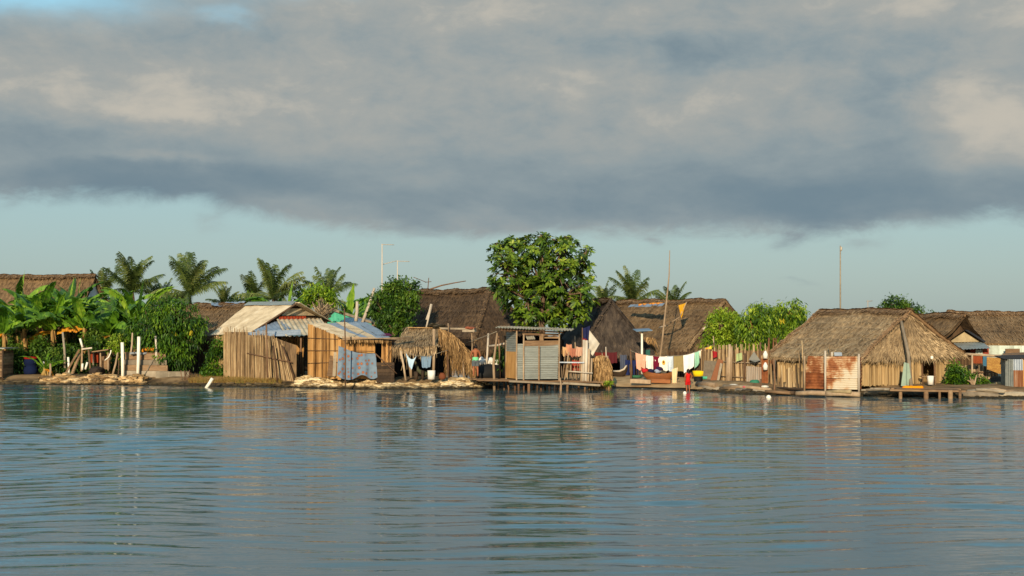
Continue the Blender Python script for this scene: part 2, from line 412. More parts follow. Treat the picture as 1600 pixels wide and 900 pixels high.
def broad_tree(name, label, cat, base, Y, blobs, n, ln, w, mt, droop=.5, trunk_r=.12, bark='bark', group=None, cl=22, depth=.9, lean=None, fruit=None, limbs=True):
    """crown blobs are (px, py, radius px) at depth Y; leaves gather in clumps on and inside each blob"""
    base = V(base); t = thing(name, label, cat, base, group)
    sph = []
    for bl in blobs:
        px, py, rp = bl[:3]; dy = bl[3] if len(bl) > 3 else rnd(-.5, .5)
        c = at(px, py, Y + dy); sph.append((c, rp / F * Y))
    tr = MB(); cz = min(c.z for c, r in sph); top = V((base.x, base.y, max(base.z + .5, cz - .1)))
    if lean: top = V((base.x + lean, base.y, top.z))
    mid = base.lerp(top, .5) + V((rnd(-.08, .08), rnd(-.05, .05), 0))
    tr.tube([base - V((0, 0, .2)), mid, top], [trunk_r * 1.25, trunk_r, trunk_r * .8], 8, .5)
    if limbs:
        for c, r in sph:
            k = c.lerp(top, .5) + V((rnd(-.15, .15), rnd(-.15, .15), rnd(-.1, .2)))
            tr.tube([top, k, c + V((0, 0, r * .3))], [trunk_r * .6, trunk_r * .38, trunk_r * .15], 6, rnd(.2, .9))
            for _ in range(4):
                e = c + sphere_dir() * r * .85
                tr.tube([c.lerp(k, .3), (c + e) / 2 + V((0, 0, .05)), e], [trunk_r * .25, trunk_r * .16, trunk_r * .05], 5, rnd(.2, .9))
    tr.build('trunk', M[bark], t)
    cr = MB(); tot = sum(r ** 2 for c, r in sph)
    for c, r in sph:
        k = max(3, int(n / cl * r * r / tot))
        for _ in range(k):
            o = sphere_dir(); rr = r * rnd(.45, 1.04) if R.random() < .4 else r * rnd(.82, 1.06)
            cc = c + V((o.x, o.y * depth, o.z)) * rr
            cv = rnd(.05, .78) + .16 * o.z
            for _ in range(cl):
                p = cc + V((R.gauss(0, 1), R.gauss(0, 1), R.gauss(0, .8))) * (ln * .62)
                d = o * .5 + sphere_dir() * .8 + V((0, 0, -droop))
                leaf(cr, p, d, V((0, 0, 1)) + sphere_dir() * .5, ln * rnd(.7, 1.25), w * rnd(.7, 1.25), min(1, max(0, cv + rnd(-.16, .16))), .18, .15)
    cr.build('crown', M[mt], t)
    if fruit:
        for px, py in fruit:
            fb = MB(); c = at(px, py, Y - .8)
            for _ in range(8): leaf(fb, c + sphere_dir() * .1, sphere_dir() * .6 + V((0, 0, -.8)), V((0, -1, 0)), .2, .06, None)
            fb.build('yellow_leaves', M['leaf_yellow'], t)
    return t

def palm_crown(mb, c, L_, nf, seed, upness=0.0, half=False):
    rr = random.Random(seed)
    for i in range(nf):
        az = 2 * PI * i / nf * 1.618 * 3.1 + rr.uniform(-.3, .3)
        el = math.radians(rr.choice([86, 78, 70, 60, 52, 42, 30, 18, 8, -6]) + rr.uniform(-6, 6)) if i > 2 else math.radians(rr.uniform(74, 88))
        ln = L_ * rr.uniform(.8, 1.1)
        hd = V((math.cos(az), math.sin(az), 0))
        bend = rr.uniform(.55, 1.5) * (1.15 - .45 * math.sin(el))
        pts = []; p = V(c); e = el; ns = 14
        for k in range(ns + 1):
            pts.append(p.copy())
            p = p + (hd * math.cos(e) + V((0, 0, math.sin(e)))) * (ln / ns)
            e -= bend / ns * (.4 + 1.4 * k / ns)
        base = rr.uniform(.2, .75)
        mb.tube(pts, [.035 * (1 - k / ns * .8) for k in range(ns + 1)], 4, min(1, base + .25), cap=False)
        tw = rr.uniform(-.5, .5)
        for k in range(2, ns * 5):
            t = k / (ns * 5); j = min(ns - 1, int(t * ns)); fr = t * ns - j
            q = pts[j].lerp(pts[j + 1], fr); dd = (pts[j + 1] - pts[j]).normalized()
            s = dd.cross(V((0, 0, 1)))
            if s.length < .15: s = V((-hd.y, hd.x, 0))
            s.normalize(); s = (Matrix.Rotation(tw, 3, dd) @ s)
            lw = (.85 * math.sin(PI * min(1, .1 + t * .8)) + .1) * L_ * .215
            for sg in (-1, 1):
                d2 = (s * sg * .8 + dd * .75 + V((0, 0, -.35)) + V((rr.uniform(-.25, .25), rr.uniform(-.25, .25), rr.uniform(-.35, .15)))).normalized()
                e1 = q + d2 * lw * .55; e2 = q + d2 * lw + V((0, 0, -lw * rr.uniform(.1, .6)))
                wv = dd * .021 * L_ / 3
                val = min(1, max(0, base + rr.uniform(-.2, .2) + .12 * t))
                mb.add([q - wv, q + wv, e1 + wv * 1.2, e2, e1 - wv * 1.2], [(0, 1, 2, 4), (4, 2, 3)], val)

def banana_leaf(mb, p, az, el, ln, w, rr, val, bend=1.2, tear=.35):
    hd = V((math.cos(az), math.sin(az), 0)); ns = 16
    pts = []; e = el; p = V(p)
    for k in range(ns + 1):
        pts.append(p.copy())
        p = p + (hd * math.cos(e) + V((0, 0, math.sin(e)))) * (ln / ns)
        e -= bend / ns * (.3 + 1.5 * k / ns)
    tw = rr.uniform(-.7, .7)
    mb.tube(pts, [.035 * (1 - k / ns * .85) for k in range(ns + 1)], 4, min(1, val + .3), cap=False)
    for sg in (-1, 1):
        k = 2
        while k < ns:
            step = 1
            d0 = (pts[k] - pts[k - 1]).normalized()
            s = d0.cross(V((0, 0, 1)))
            if s.length < .2: s = V((-hd.y, hd.x, 0))
            s.normalize(); s = Matrix.Rotation(tw, 3, d0) @ s
            def wd(t): return w * .5 * min(1, (t * 4.5)) ** .6 * min(1, max(0, (1.02 - t) * 3.2)) ** .7
            t0, t1 = (k - 1.5) / (ns - 1.5), (k - .5) / (ns - 1.5)
            drop = rr.uniform(.1, .75)
            def edge(pt, t): return pt + s * sg * wd(t) * .92 + V((0, 0, -drop * wd(t))) 
            def mid(pt, t): return pt + s * sg * wd(t) * .5 + V((0, 0, .12 * wd(t)))
            torn = rr.random() < tear
            sh = (pts[k] - pts[k - 1]) * (-.18 if torn else 0)
            q0, q1 = pts[k - 1], pts[k]
            v2 = min(1, max(0, val + rr.uniform(-.22, .22)))
            mb.add([q0, q1, mid(q1, t1) + sh * .5, edge(q1, t1) + sh, edge(q0, t0), mid(q0, t0)], [(0, 1, 2, 5), (5, 2, 3, 4)], v2)
            k += step
# ------------------------------------------------------------------ camera, sun, sky
cam = bpy.data.cameras.new('camera'); cam.sensor_width = 36; cam.lens = F / 1600 * 36; cam.clip_end = 8000; cam.clip_start = .1
co = bpy.data.objects.new('camera', cam); COL.objects.link(co); co.location = CAM; co.rotation_euler = (PI / 2 + PITCH, 0, 0)
sc.camera = co
SUN_AZ = math.radians(9)      # behind the viewer, to the left
SUN_EL = math.radians(16)
sun = bpy.data.lights.new('sun', 'SUN'); sun.energy = 5.0; sun.angle = math.radians(.6); sun.color = (1.0, .82, .58)
so = bpy.data.objects.new('sun', sun); COL.objects.link(so)
sdir = V((-math.sin(SUN_AZ) * math.cos(SUN_EL), -math.cos(SUN_AZ) * math.cos(SUN_EL), math.sin(SUN_EL)))
so.rotation_euler = sdir.to_track_quat('Z', 'Y').to_euler(); so.location = (-30, -20, 30)

def build_world():
    w = bpy.data.worlds.new('World'); sc.world = w; w.use_nodes = True
    nt = w.node_tree; N = nt.nodes; L = nt.links
    bg = N['Background']; STR = .1
    bg.inputs[1].default_value = STR
    sky = N.new('ShaderNodeTexSky'); sky.sky_type = 'NISHITA'; sky.sun_disc = False
    sky.sun_elevation = SUN_EL; sky.sun_rotation = PI + SUN_AZ; sky.air_density = 1.0; sky.dust_density = 1.2; sky.ozone_density = 1.5
    tc = N.new('ShaderNodeTexCoord')
    sp = N.new('ShaderNodeSeparateXYZ'); L.new(tc.outputs['Generated'], sp.inputs[0])
    def val(x): return x
    def m(op, a, b=None, c=None, cl=False):
        n = N.new('ShaderNodeMath'); n.operation = op; n.use_clamp = cl
        for i, x in enumerate((a, b, c)):
            if x is None: continue
            if isinstance(x, (int, float)): n.inputs[i].default_value = x
            else: L.new(x, n.inputs[i])
        return n.outputs[0]
    def vec(x, y, z=0.0):
        n = N.new('ShaderNodeCombineXYZ')
        for i, q in enumerate((x, y, z)):
            if isinstance(q, (int, float)): n.inputs[i].default_value = q
            else: L.new(q, n.inputs[i])
        return n.outputs[0]
    def fbm(v, s=1.0, det=6, ro=.55, dist=0.0):
        n = N.new('ShaderNodeTexNoise'); n.inputs['Scale'].default_value = s; n.inputs['Detail'].default_value = det
        n.inputs['Roughness'].default_value = ro; n.inputs['Distortion'].default_value = dist
        L.new(v, n.inputs['Vector']); return n.outputs['Fac']
    def smooth(x, lo, hi):
        n = N.new('ShaderNodeMapRange'); n.interpolation_type = 'SMOOTHSTEP'
        for i, q in ((0, x), (1, lo), (2, hi)):
            if isinstance(q, (int, float)): n.inputs[i].default_value = q
            else: L.new(q, n.inputs[i])
        return n.outputs[0]
    az = m('ARCTAN2', sp.outputs[0], sp.outputs[1]); el = m('ARCSINE', sp.outputs[2])
    A = m('MULTIPLY', az, 22.3); E = m('MULTIPLY', el, 22.1)        # one unit = 2.6 degrees
    # domain warp
    w1 = m('SUBTRACT', fbm(vec(m('MULTIPLY', A, .55), m('MULTIPLY', E, 1.3), 3.0), 1, 5), .5)
    w2 = m('SUBTRACT', fbm(vec(m('MULTIPLY', A, .55), m('MULTIPLY', E, 1.3), 9.0), 1, 5), .5)
    Aw = m('MULTIPLY_ADD', w1, 2.4, A); Ew = m('MULTIPLY_ADD', w2, .9, E)
    def blob(a0, e0, ra, re, amt, warped=True):
        x = m('MULTIPLY', m('SUBTRACT', Aw if warped else A, a0), 1 / ra); y = m('MULTIPLY', m('SUBTRACT', Ew if warped else E, e0), 1 / re)
        g = m('EXPONENT', m('MULTIPLY', m('ADD', m('MULTIPLY', x, x), m('MULTIPLY', y, y)), -1.0))
        return m('MULTIPLY', g, amt)
    def pb(px, py, rx, ry, amt, warped=True):
        return blob((px - 800) / 100, (510 - py) / 100, rx / 100, ry / 100, amt, warped)
    big = fbm(vec(m('MULTIPLY', A, .3), m('MULTIPLY', E, .75), 1.0), 1, 7, .58, .2)
    fine = fbm(vec(m('MULTIPLY', A, 1.2), m('MULTIPLY', E, 2.1), 5.0), 1, 8, .62, .3)
    famp = m('MULTIPLY_ADD', smooth(E, 2.2, 3.5), .46, .26)
    t = m('ADD', m('MULTIPLY_ADD', big, 1.0, -.10), m('MULTIPLY', m('SUBTRACT', fine, .5), famp))
    for b in ((255, 188, 120, 22, .44), (270, 256, 90, 10, .20), (130, 130, 190, 60, .16), (430, 150, 190, 80, .14), (650, 65, 260, 60, .12),
              (1000, 140, 330, 60, .18), (1250, 200, 200, 50, .10), (1545, 215, 110, 55, .4), (1450, 160, 70, 22, .2), (1500, 25, 180, 45, .18), (960, 20, 160, 35, .16),
              (200, 285, 330, 38, -.34), (800, 305, 520, 42, -.30), (1350, 312, 420, 45, -.30), (120, 215, 150, 30, -.22), (1080, 75, 210, 26, -.24), (1390, 160, 70, 60, -.24),
              (1150, 98, 200, 20, -.12), (260, 88, 70, 22, -.12), (380, 60, 60, 40, -.08), (640, 260, 200, 18, -.10), (1420, 240, 90, 40, -.14)):
        t = m('ADD', t, pb(*b))
    t = smooth(t, -.22, .95)
    # lower edge of the cloud deck, lower towards the right
    eb = m('MULTIPLY_ADD', smooth(A, -2.2, -5.2), .48, 1.36)
    eb = m('ADD', eb, m('MULTIPLY', smooth(A, 5.6, 8.0), .22))
    edge = m('ADD', E, m('ADD', m('MULTIPLY_ADD', fbm(vec(m('MULTIPLY', A, .8), m('MULTIPLY', E, 1.6), 12.0), 1, 8, .66, .5), .6, -.3), 0.0))
    mask = smooth(m('SUBTRACT', edge, eb), -.06, .26)
    # breaks in the deck: top left corner, and higher up overhead
    hole = m('ADD', pb(20, 5, 190, 42, 1.1), m('ADD', pb(430, -5, 70, 14, .6), pb(360, 30, 50, 12, .35)))
    mask = m('SUBTRACT', mask, hole, cl=True)
    over = m('MULTIPLY', smooth(E, 5.1, 6.8), m('MULTIPLY_ADD', smooth(fbm(vec(m('MULTIPLY', A, .3), m('MULTIPLY', E, .6), 20.0), 1, 6, .6), .35, .6), .6, .4))
    mask = m('MULTIPLY', mask, m('MULTIPLY_ADD', over, -.95, 1.0), cl=True)
    # loose scraps below the deck
    for b in ((1010, 380, 17, 9, .7), (1220, 380, 20, 9, .75), (1340, 391, 40, 9, .7), (8, 325, 28, 14, .5), (1265, 437, 22, 4, .3), (1580, 356, 22, 5, .5), (335, 340, 22, 14, .6)):
        mask = m('ADD', mask, m('MULTIPLY', pb(*b), m('MULTIPLY_ADD', fine, 1.6, -.1)), cl=True)
    cr = N.new('ShaderNodeValToRGB'); e = cr.color_ramp.elements; e.new(.5); e.new(.8)
    for i, (p, c) in enumerate(((0, (104, 123, 134)), (.42, (130, 142, 146)), (.78, (150, 153, 150)), (1, (176, 171, 160)))):
        e[i].position = p; c = lin(c); e[i].color = c
    L.new(t, cr.inputs[0])
    sc_ = N.new('ShaderNodeMix'); sc_.data_type = 'RGBA'; sc_.blend_type = 'MULTIPLY'; sc_.inputs[0].default_value = 1
    L.new(cr.outputs[0], sc_.inputs[6]); sc_.inputs[7].default_value = (1 / STR, 1 / STR, 1 / STR, 1)
    # clear air: the sky texture, washed towards the teal haze of the tropics near the horizon
    tint = N.new('ShaderNodeMix'); tint.data_type = 'RGBA'; tint.inputs[0].default_value = 1
    hz = N.new('ShaderNodeValToRGB'); e = hz.color_ramp.elements; e.new(.25); e.new(.6)
    for i, (p, c) in enumerate(((0, (148, 163, 161)), (.085, (145, 175, 180)), (.2, (148, 200, 220)), (1, (126, 188, 232)))):
        e[i].position = p; e[i].color = lin(c)
    L.new(m('MULTIPLY', el, .9), hz.inputs[0])
    hm = N.new('ShaderNodeMix'); hm.data_type = 'RGBA'; hm.blend_type = 'MULTIPLY'; hm.inputs[0].default_value = 1
    L.new(hz.outputs[0], hm.inputs[6]); hm.inputs[7].default_value = (1 / STR, 1 / STR, 1 / STR, 1)
    L.new(sky.outputs[0], tint.inputs[6]); L.new(hm.outputs[2], tint.inputs[7]); tint.inputs[0].default_value = .8
    mx = N.new('ShaderNodeMix'); mx.data_type = 'RGBA'
    L.new(mask, mx.inputs[0]); L.new(tint.outputs[2], mx.inputs[6]); L.new(sc_.outputs[2], mx.inputs[7])
    L.new(mx.outputs[2], bg.inputs[0])
build_world()
sc.view_settings.view_transform = 'Standard'; sc.view_settings.look = 'None'; sc.view_settings.exposure = .3; sc.view_settings.gamma = 1
sc.cycles.max_bounces = 6; sc.cycles.transparent_max_bounces = 4; sc.cycles.use_denoising = True

# ------------------------------------------------------------------ water
def build_water():
    xs = np.concatenate([-np.geomspace(4000, 46, 26), np.arange(-45, 45.01, .2), np.geomspace(46, 4000, 26)])
    ys = np.concatenate([-np.geomspace(2500, 6, 22), np.arange(5, 86, .095), np.geomspace(86.5, 6000, 26)])
    X, Y = np.meshgrid(xs, ys)
    rg = np.random.RandomState(5)
    Z = np.zeros_like(X)
    # slow patches where the breeze ruffles more or less
    amp = 1 + .28 * np.sin(X * .11 + Y * .23 + 1) + .22 * np.sin(X * -.07 + Y * .13 + 2.1)
    WX = X + .5 * np.sin(Y * .31 + .4) + .3 * np.sin(X * .5 + Y * .2)
    WY = Y + .45 * np.sin(X * .42 + 1.3) + .25 * np.sin(X * .93 + Y * .17 + .7)
    for i in range(90):
        lam = math.exp(rg.uniform(math.log(.27), math.log(1.6)))
        th = rg.normal(0, .17 if i % 6 else .6) - .05
        k = 2 * PI / lam
        sl = .0108 * (1.0 if lam < 1.3 else .6)
        Z += sl / k * np.sin(k * (WX * math.sin(th) + WY * math.cos(th)) + rg.uniform(0, 6.28))
    fade = np.clip((46 - np.abs(X)) / 3, 0, 1) * np.clip((86 - Y) / 3, 0, 1) * np.clip((Y - 5) / 2, 0, 1)
    Z = Z * amp * fade
    ny, nx = X.shape
    me = bpy.data.meshes.new('water')
    co_ = np.stack([X, Y, Z], -1).reshape(-1, 3).astype(np.float32)
    me.vertices.add(len(co_)); me.vertices.foreach_set('co', co_.ravel())
    idx = np.arange(ny * nx).reshape(ny, nx)
    q = np.stack([idx[:-1, :-1], idx[:-1, 1:], idx[1:, 1:], idx[1:, :-1]], -1).reshape(-1, 4).astype(np.int32)
    me.loops.add(q.size); me.loops.foreach_set('vertex_index', q.ravel())
    me.polygons.add(len(q)); me.polygons.foreach_set('loop_start', np.arange(0, q.size, 4, dtype=np.int32))
    me.polygons.foreach_set('use_smooth', np.ones(len(q), bool))
    me.update(); me.validate()
    m = bpy.data.materials.new('sea_water'); m.use_nodes = True
    nt = m.node_tree; N = nt.nodes; L = nt.links; b = N['Principled BSDF']
    b.inputs['Base Color'].default_value = (.042, .084, .094, 1); b.inputs['Roughness'].default_value = .03; b.inputs['IOR'].default_value = 1.42
    tc = N.new('ShaderNodeTexCoord'); mp = N.new('ShaderNodeMapping'); mp.inputs['Scale'].default_value = (1.6, 7.5, 1)
    L.new(tc.outputs['Object'], mp.inputs['Vector'])
    no = N.new('ShaderNodeTexNoise'); no.inputs['Scale'].default_value = 1.0; no.inputs['Detail'].default_value = 3
    L.new(mp.outputs[0], no.inputs['Vector'])
    bp = N.new('ShaderNodeBump'); bp.inputs['Strength'].default_value = .2; bp.inputs['Distance'].default_value = .03
    L.new(no.outputs['Fac'], bp.inputs['Height']); L.new(bp.outputs[0], b.inputs['Normal'])
    me.materials.append(m)
    o = bpy.data.objects.new('water', me); COL.objects.link(o); o['kind'] = 'structure'
build_water()

# ------------------------------------------------------------------ island
SHORE = [(-1200, 597), (0, 600), (65, 600.5), (225, 601.5), (300, 603), (460, 605), (600, 608), (745, 607), (800, 603), (930, 604), (960, 606), (1070, 608.5), (1120, 612), (1200, 616), (1350, 618), (1500, 620), (1600, 622), (2600, 630)]
SX = []; SY = []
for px, py in SHORE:
    Yv = H * F / (py - 510); SX.append(gx(px, Yv)); SY.append(Yv)
def shore(x): return float(np.interp(x, SX, SY))
GZ = .46
def build_island():
    mb = MB()
    offs = [(-3, -.6), (-.6, -.18), (-.15, -.02), (.25, .16), (.7, .34), (1.3, .43), (2.2, GZ), (4, GZ), (7, GZ), (12, GZ), (20, GZ), (35, GZ), (60, GZ), (95, .4), (100, -.6)]
    xs = [-70 + i * .4 for i in range(361)]
    rows = []
    for o, z in offs:
        row = []
        for x in xs:
            px = 800 + x / shore(x) * F
            bw = max(0, 1 - abs(px - 1020) / 90) ** .5 if abs(px - 1020) < 90 else 0
            y = shore(x) + o * (1 + 2.2 * bw * (0 < o < 3)) + .25 * nz((x, 0, o), .8)
            if abs(x) > 62 : z2 = min(z, -.5)
            else: z2 = z
            row.append((x, y, z2 + .05 * nz((x, y, 0), .9) * (o > 0)))
        rows.append(row)
    nx = len(xs); vs = [p for r in rows for p in r]
    fs = [(j * nx + i, j * nx + i + 1, (j + 1) * nx + i + 1, (j + 1) * nx + i) for j in range(len(rows) - 1) for i in range(nx - 1)]
    mb.add(vs, fs, .5, True)
    o = mb.build('ground', M['soil']); o['kind'] = 'structure'
    # trodden sand landing between the huts
    sb = MB(); n = 40
    def P(u, v):
        px = 935 + 170 * u; Yb = shore(gx(px, 72)); y = Yb + .05 + v * 4.6; x = gx(px, Yb)
        z = np.interp(y - Yb, [-.15, .25 * 2.6, .7 * 2.8, 1.3 * 3, 2.2 * 3.1], [-.02, .16, .34, .43, GZ]) + .05 + .03 * nz((x, y, 0), 1.1)
        return (x, y, float(z) - (.12 if u < .04 or u > .96 else 0))
    sb.grid(P, 50, 18, .5)
    o = sb.build('sand_path', M['sand']); o['kind'] = 'structure'
build_island()

# ------------------------------------------------------------------ hut generator
def hut(name, label, P0, P1, P2, ez, rz, mt, ins=(.15, .1), wall='cane_dark', gables=(False, False), over=.4, wz=GZ, group=None, door=None, hi=1.0, lo=0.0, tuft=9, sag=.08, capmat='ridge', walls=True, gable_mat='cane_dark', fl=.4):
    """thatched hut: P0 the corner nearest the viewer, P0-P1 the long eave to its left, P0-P2 the end eave to its right"""
    P0, P1, P2 = V((*P0, 0)), V((*P1, 0)), V((*P2, 0)); P3 = P1 + P2 - P0
    base = (P0 + P1 + P2 + P3) / 4; base.z = wz
    t = thing(name, label, 'hut', base, group)
    M0 = (P0 + P2) / 2; M1 = (P1 + P3) / 2
    A = M0.lerp(M1, ins[0]); B = M1.lerp(M0, ins[1]); A.z = B.z = rz
    E = [V((p.x, p.y, ez + rnd(-.08, .08))) for p in (P0, P1, P2, P3)]
    r = MB(); sd = rnd(0, 90)
    L0 = (P1 - P0).length; W0 = (P2 - P0).length
    kw = dict(tuft=tuft, seed=sd, lo=lo, hi=hi, sag=sag, fl=fl)
    patch(r, B, A, E[0], E[1], int(L0 * 3), 14, **kw)
    patch(r, A, B, E[3], E[2], int(L0 * 2), 10, **dict(kw, tuft=tuft * .4))
    if not gables[0]: patch(r, A, A, E[2], E[0], int(W0 * 3), 14, **kw)
    if not gables[1]: patch(r, B, B, E[1], E[3], int(W0 * 2), 10, **dict(kw, tuft=tuft * .5))
    ro = r.build('roof', M[mt], t)
    rc = MB(); ridge_tufts(rc, A, B, 70, .5, sd)
    rh = rc
    if capmat != 'ridge' or mt != 'thatch': rh = MB()
    if not gables[0]:
        for e_ in (E[0], E[2]): ridge_tufts(rh, A, e_ + V((0, 0, .03)), 26, .2, sd)
    if not gables[1]: ridge_tufts(rh, B, E[1] + V((0, 0, .03)), 26, .2, sd)
    rc.build('ridge_cap', M[capmat], ro)
    if rh is not rc and rh.v: rh.build('hip_cap', M[mt], ro)
    if walls:
        w = MB(); c = base.copy(); c.z = 0
        def ins_(p): 
            d = (c - V((p.x, p.y, 0))); return V((p.x, p.y, 0)) + d.normalized() * over * 1.35
        Q = [ins_(p) for p in (P0, P1, P2, P3)]
        zt = ez + .1
        def seg(a, b, nm='x'):
            if door and nm == door[0]:
                t0, t1 = door[1], door[2]
                canes(w, a, a.lerp(b, t0), wz, zt, .045, .062, .03, .02, 0, .05)
                canes(w, a.lerp(b, t1), b, wz, zt, .045, .062, .03, .02, 0, .05)
            else:
                canes(w, a, b, wz, zt, .045, .062, .03, .02, 0, .05)
        seg(Q[1], Q[0], 'long'); seg(Q[0], Q[2], 'end'); seg(Q[2], Q[3]); seg(Q[3], Q[1])
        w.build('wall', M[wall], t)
        if door:
            a, b = (Q[0], Q[2]) if door[0] == 'end' else (Q[1], Q[0])
            d = (b - a).normalized()
            fr = MB()
            for k in (door[1], door[2]):
                p = a.lerp(b, k); fr.tube([p + V((0, 0, wz)), p + V((0, 0, zt))], .05, 6)
            fr.build('door_frame', M['pole_brown'], t)
    for gi, on in enumerate(gables):
        if on and gable_mat:
            g = MB(); X, e1, e2 = (A, E[0], E[2]) if gi == 0 else (B, E[1], E[3])
            inn = (base - X); inn.z = 0; inn = inn.normalized() * .45
            for k in range(18):
                u0, u1 = k / 18, (k + 1) / 18
                def top(u):
                    h = 1 - abs(2 * u - 1)
                    return V((0, 0, ez + (rz - ez) * h - .12))
                q0 = e1.lerp(e2, u0) + inn; q1 = e1.lerp(e2, u1) + inn
                a0 = V((q0.x, q0.y, ez - .05)); a1 = V((q1.x, q1.y, ez - .05))
                g.quad(a0, a1, V((q1.x, q1.y, max(ez, top(u1).z))), V((q0.x, q0.y, max(ez, top(u0).z))))
            g.build('gable_panel', M[gable_mat], t)
    return t, A, B, E
# ================================================================== LEFT: banana grove, huts, mango tree
def banana(px, Y, top_py, nl, label, seed, old=0, erect=False, stem_h=None, lw=.62):
    rr = random.Random(seed)
    x = gx(px, Y); b = V((x, Y, GZ - .05))
    topz = at(px, top_py, Y).z
    hh = topz - GZ
    sh = stem_h or hh * .52
    t = thing('banana_plant', label, 'banana plant', b, 'banana plants of the shore grove')
    lean = rr.uniform(-.18, .18)
    tp = b + V((lean, rr.uniform(-.1, .1), sh))
    s = MB()
    s.tube([b, b.lerp(tp, .5) + V((.03, 0, 0)), tp, tp + V((lean * .3, 0, .3))], [.15, .125, .09, .05], 9, .6)
    for _ in range(6):      # dry sheaths hanging down the stem
        a = rr.uniform(0, 6.28); p = tp + V((.08 * math.cos(a), .08 * math.sin(a), rr.uniform(-.3, .1)))
        s.add([p, p + V((.08, 0, 0)), p + V((.1 * math.cos(a) + .05, .12 * math.sin(a), -rr.uniform(.4, .9))), p + V((.14 * math.cos(a), .14 * math.sin(a), -rr.uniform(.5, 1.0)))], [(0, 1, 2, 3)], rr.uniform(0, .6))
    s.build('stem', M['banana_stem'], t)
    l = MB(); o = MB(); ll = hh - sh
    for i in range(nl + 2):
        az = i * 2.4 + rr.uniform(-.4, .4); el = math.radians(rr.uniform(30, 72)); ln = max(1.7, ll * rr.uniform(1.0, 1.45))
        if i < old:
            banana_leaf(o, tp, rr.choice([0, PI]) + rr.uniform(-.9, .3), math.radians(rr.uniform(-10, 20)), ln * .75, lw * .75, rr, rr.uniform(.1, .9), 1.5, .7)
        else:
            banana_leaf(l, tp, az, el, ln, lw * rr.uniform(.8, 1.15), rr, rr.uniform(.1, .85), rr.uniform(.8, 1.9), .5)
    if erect:
        banana_leaf(l, tp, rr.uniform(-.6, .6), math.radians(84), max(ll * 1.05, 1.5), lw * .85, rr, .8, .12, .1)
    l.build('crown', M['leaf_banana'], t)
    if old: o.build('dead_leaf', M['leaf_banana_old'], t)
    return t

BAN = [  # px, depth, top py, leaves, old, erect, label
    (-14, 84, 462, 8, 0, False, 'banana plant cut by the left edge of the photo, arching green leaves'),
    (8, 81, 492, 8, 2, False, 'banana plant at far left with two orange dead leaves hanging'),
    (26, 87, 452, 8, 0, True, 'tall banana plant with a short upright leaf before the long thatched roof'),
    (42, 82, 478, 9, 0, False, 'banana plant standing over the blue barrel, dry sheaths on its stem'),
    (62, 84, 462, 9, 0, False, 'banana plant just right of the blue barrel with broad drooping leaves'),
    (84, 82.5, 482, 9, 1, False, 'banana plant behind the slim grey post, one yellow lower leaf'),
    (101, 85, 436, 9, 0, True, 'tallest banana plant, its long spear leaf rising above the thatched roof ridge'),
    (117, 86.5, 440, 8, 0, True, 'banana plant with a wide pale upright leaf next to the tallest one'),
    (132, 83, 478, 9, 1, False, 'low banana plant behind the plank shelter with an orange dead leaf'),
    (150, 86, 462, 9, 0, False, 'banana plant below the white gable of the far thatched house'),
    (172, 82.5, 484, 9, 2, False, 'banana plant with large orange dead leaves left of the two white pipes'),
    (190, 86, 458, 9, 0, False, 'banana plant with a long arching leaf under the leftmost palms'),
    (210, 84.5, 440, 9, 0, True, 'tall banana plant with upright leaf beside the mango tree'),
    (228, 88, 462, 8, 0, False, 'banana plant rising behind the mango tree crown'),
    (16, 88, 484, 9, 0, False, 'shadowed banana plant behind the one with orange dead leaves'),
    (54, 89, 480, 9, 0, False, 'banana plant filling the gap behind the blue barrel stems'),
    (92, 88.5, 478, 9, 0, False, 'banana plant tucked behind the tallest spear-leaved one'),
    (142, 89, 476, 9, 0, False, 'banana plant deep in the grove under the white gable'),
    (200, 89, 470, 9, 0, False, 'banana plant deep in the grove behind the white pipes'),
]
for i, (px, Y, tp, nl, old, er, lb) in enumerate(BAN):
    banana(px, Y, tp - ((28 if px < 145 else 14) if tp > 450 else 4), nl, lb, 40 + i, old, er, lw=.62)
t = banana(68, 79.3, 556, 5, 'young banana sucker with small yellowish leaves at the water edge', 77, 1, False, .35, .22)

for px, rad, lb in ((10, 34, 'dense dark shrub deep in the grove at the left edge'), (60, 36, 'dense dark shrub behind the barrel and its banana stems'), (112, 36, 'dense dark shrub behind the plank shelter'), (165, 36, 'dense dark shrub behind the slanted plank table'), (212, 30, 'dense dark shrub behind the plank boat')):
    broad_tree('shrub', lb, 'shrub', (gx(px, 87.5), 87.5, GZ), 87.5, [(px - rad * .5, 545, rad * .8), (px + rad * .5, 540, rad * .8), (px, 565, rad), (px - rad * .7, 575, rad * .6), (px + rad * .7, 572, rad * .6), (px, 520, rad * .7)], 3200, .3, .13, 'leaf_deep', .4, .06, limbs=False)
for px, py, rad, Y, lb in ((88, 566, 17, 79.8, 'leafy shrub between the blue barrel and the slim grey post'), (26, 566, 22, 80.6, 'leafy shrub in shade left of the blue barrel'), (113, 556, 13, 80.6, 'leafy shrub behind the leaning planks'), (150, 532, 16, 82.4, 'leafy shrub over the slanted plank table'), (62, 545, 14, 82, 'leafy shrub just above the blue barrel lid')):
    broad_tree('shrub', lb, 'shrub', (gx(px, Y), Y, GZ), Y, [(px - rad * .5, py, rad * .75), (px + rad * .5, py + 3, rad * .75), (px, py - rad * .6, rad * .7), (px, py + rad * .6, rad * .8)], 1700, .22, .1, 'leaf_deep', .4, .04, limbs=False)
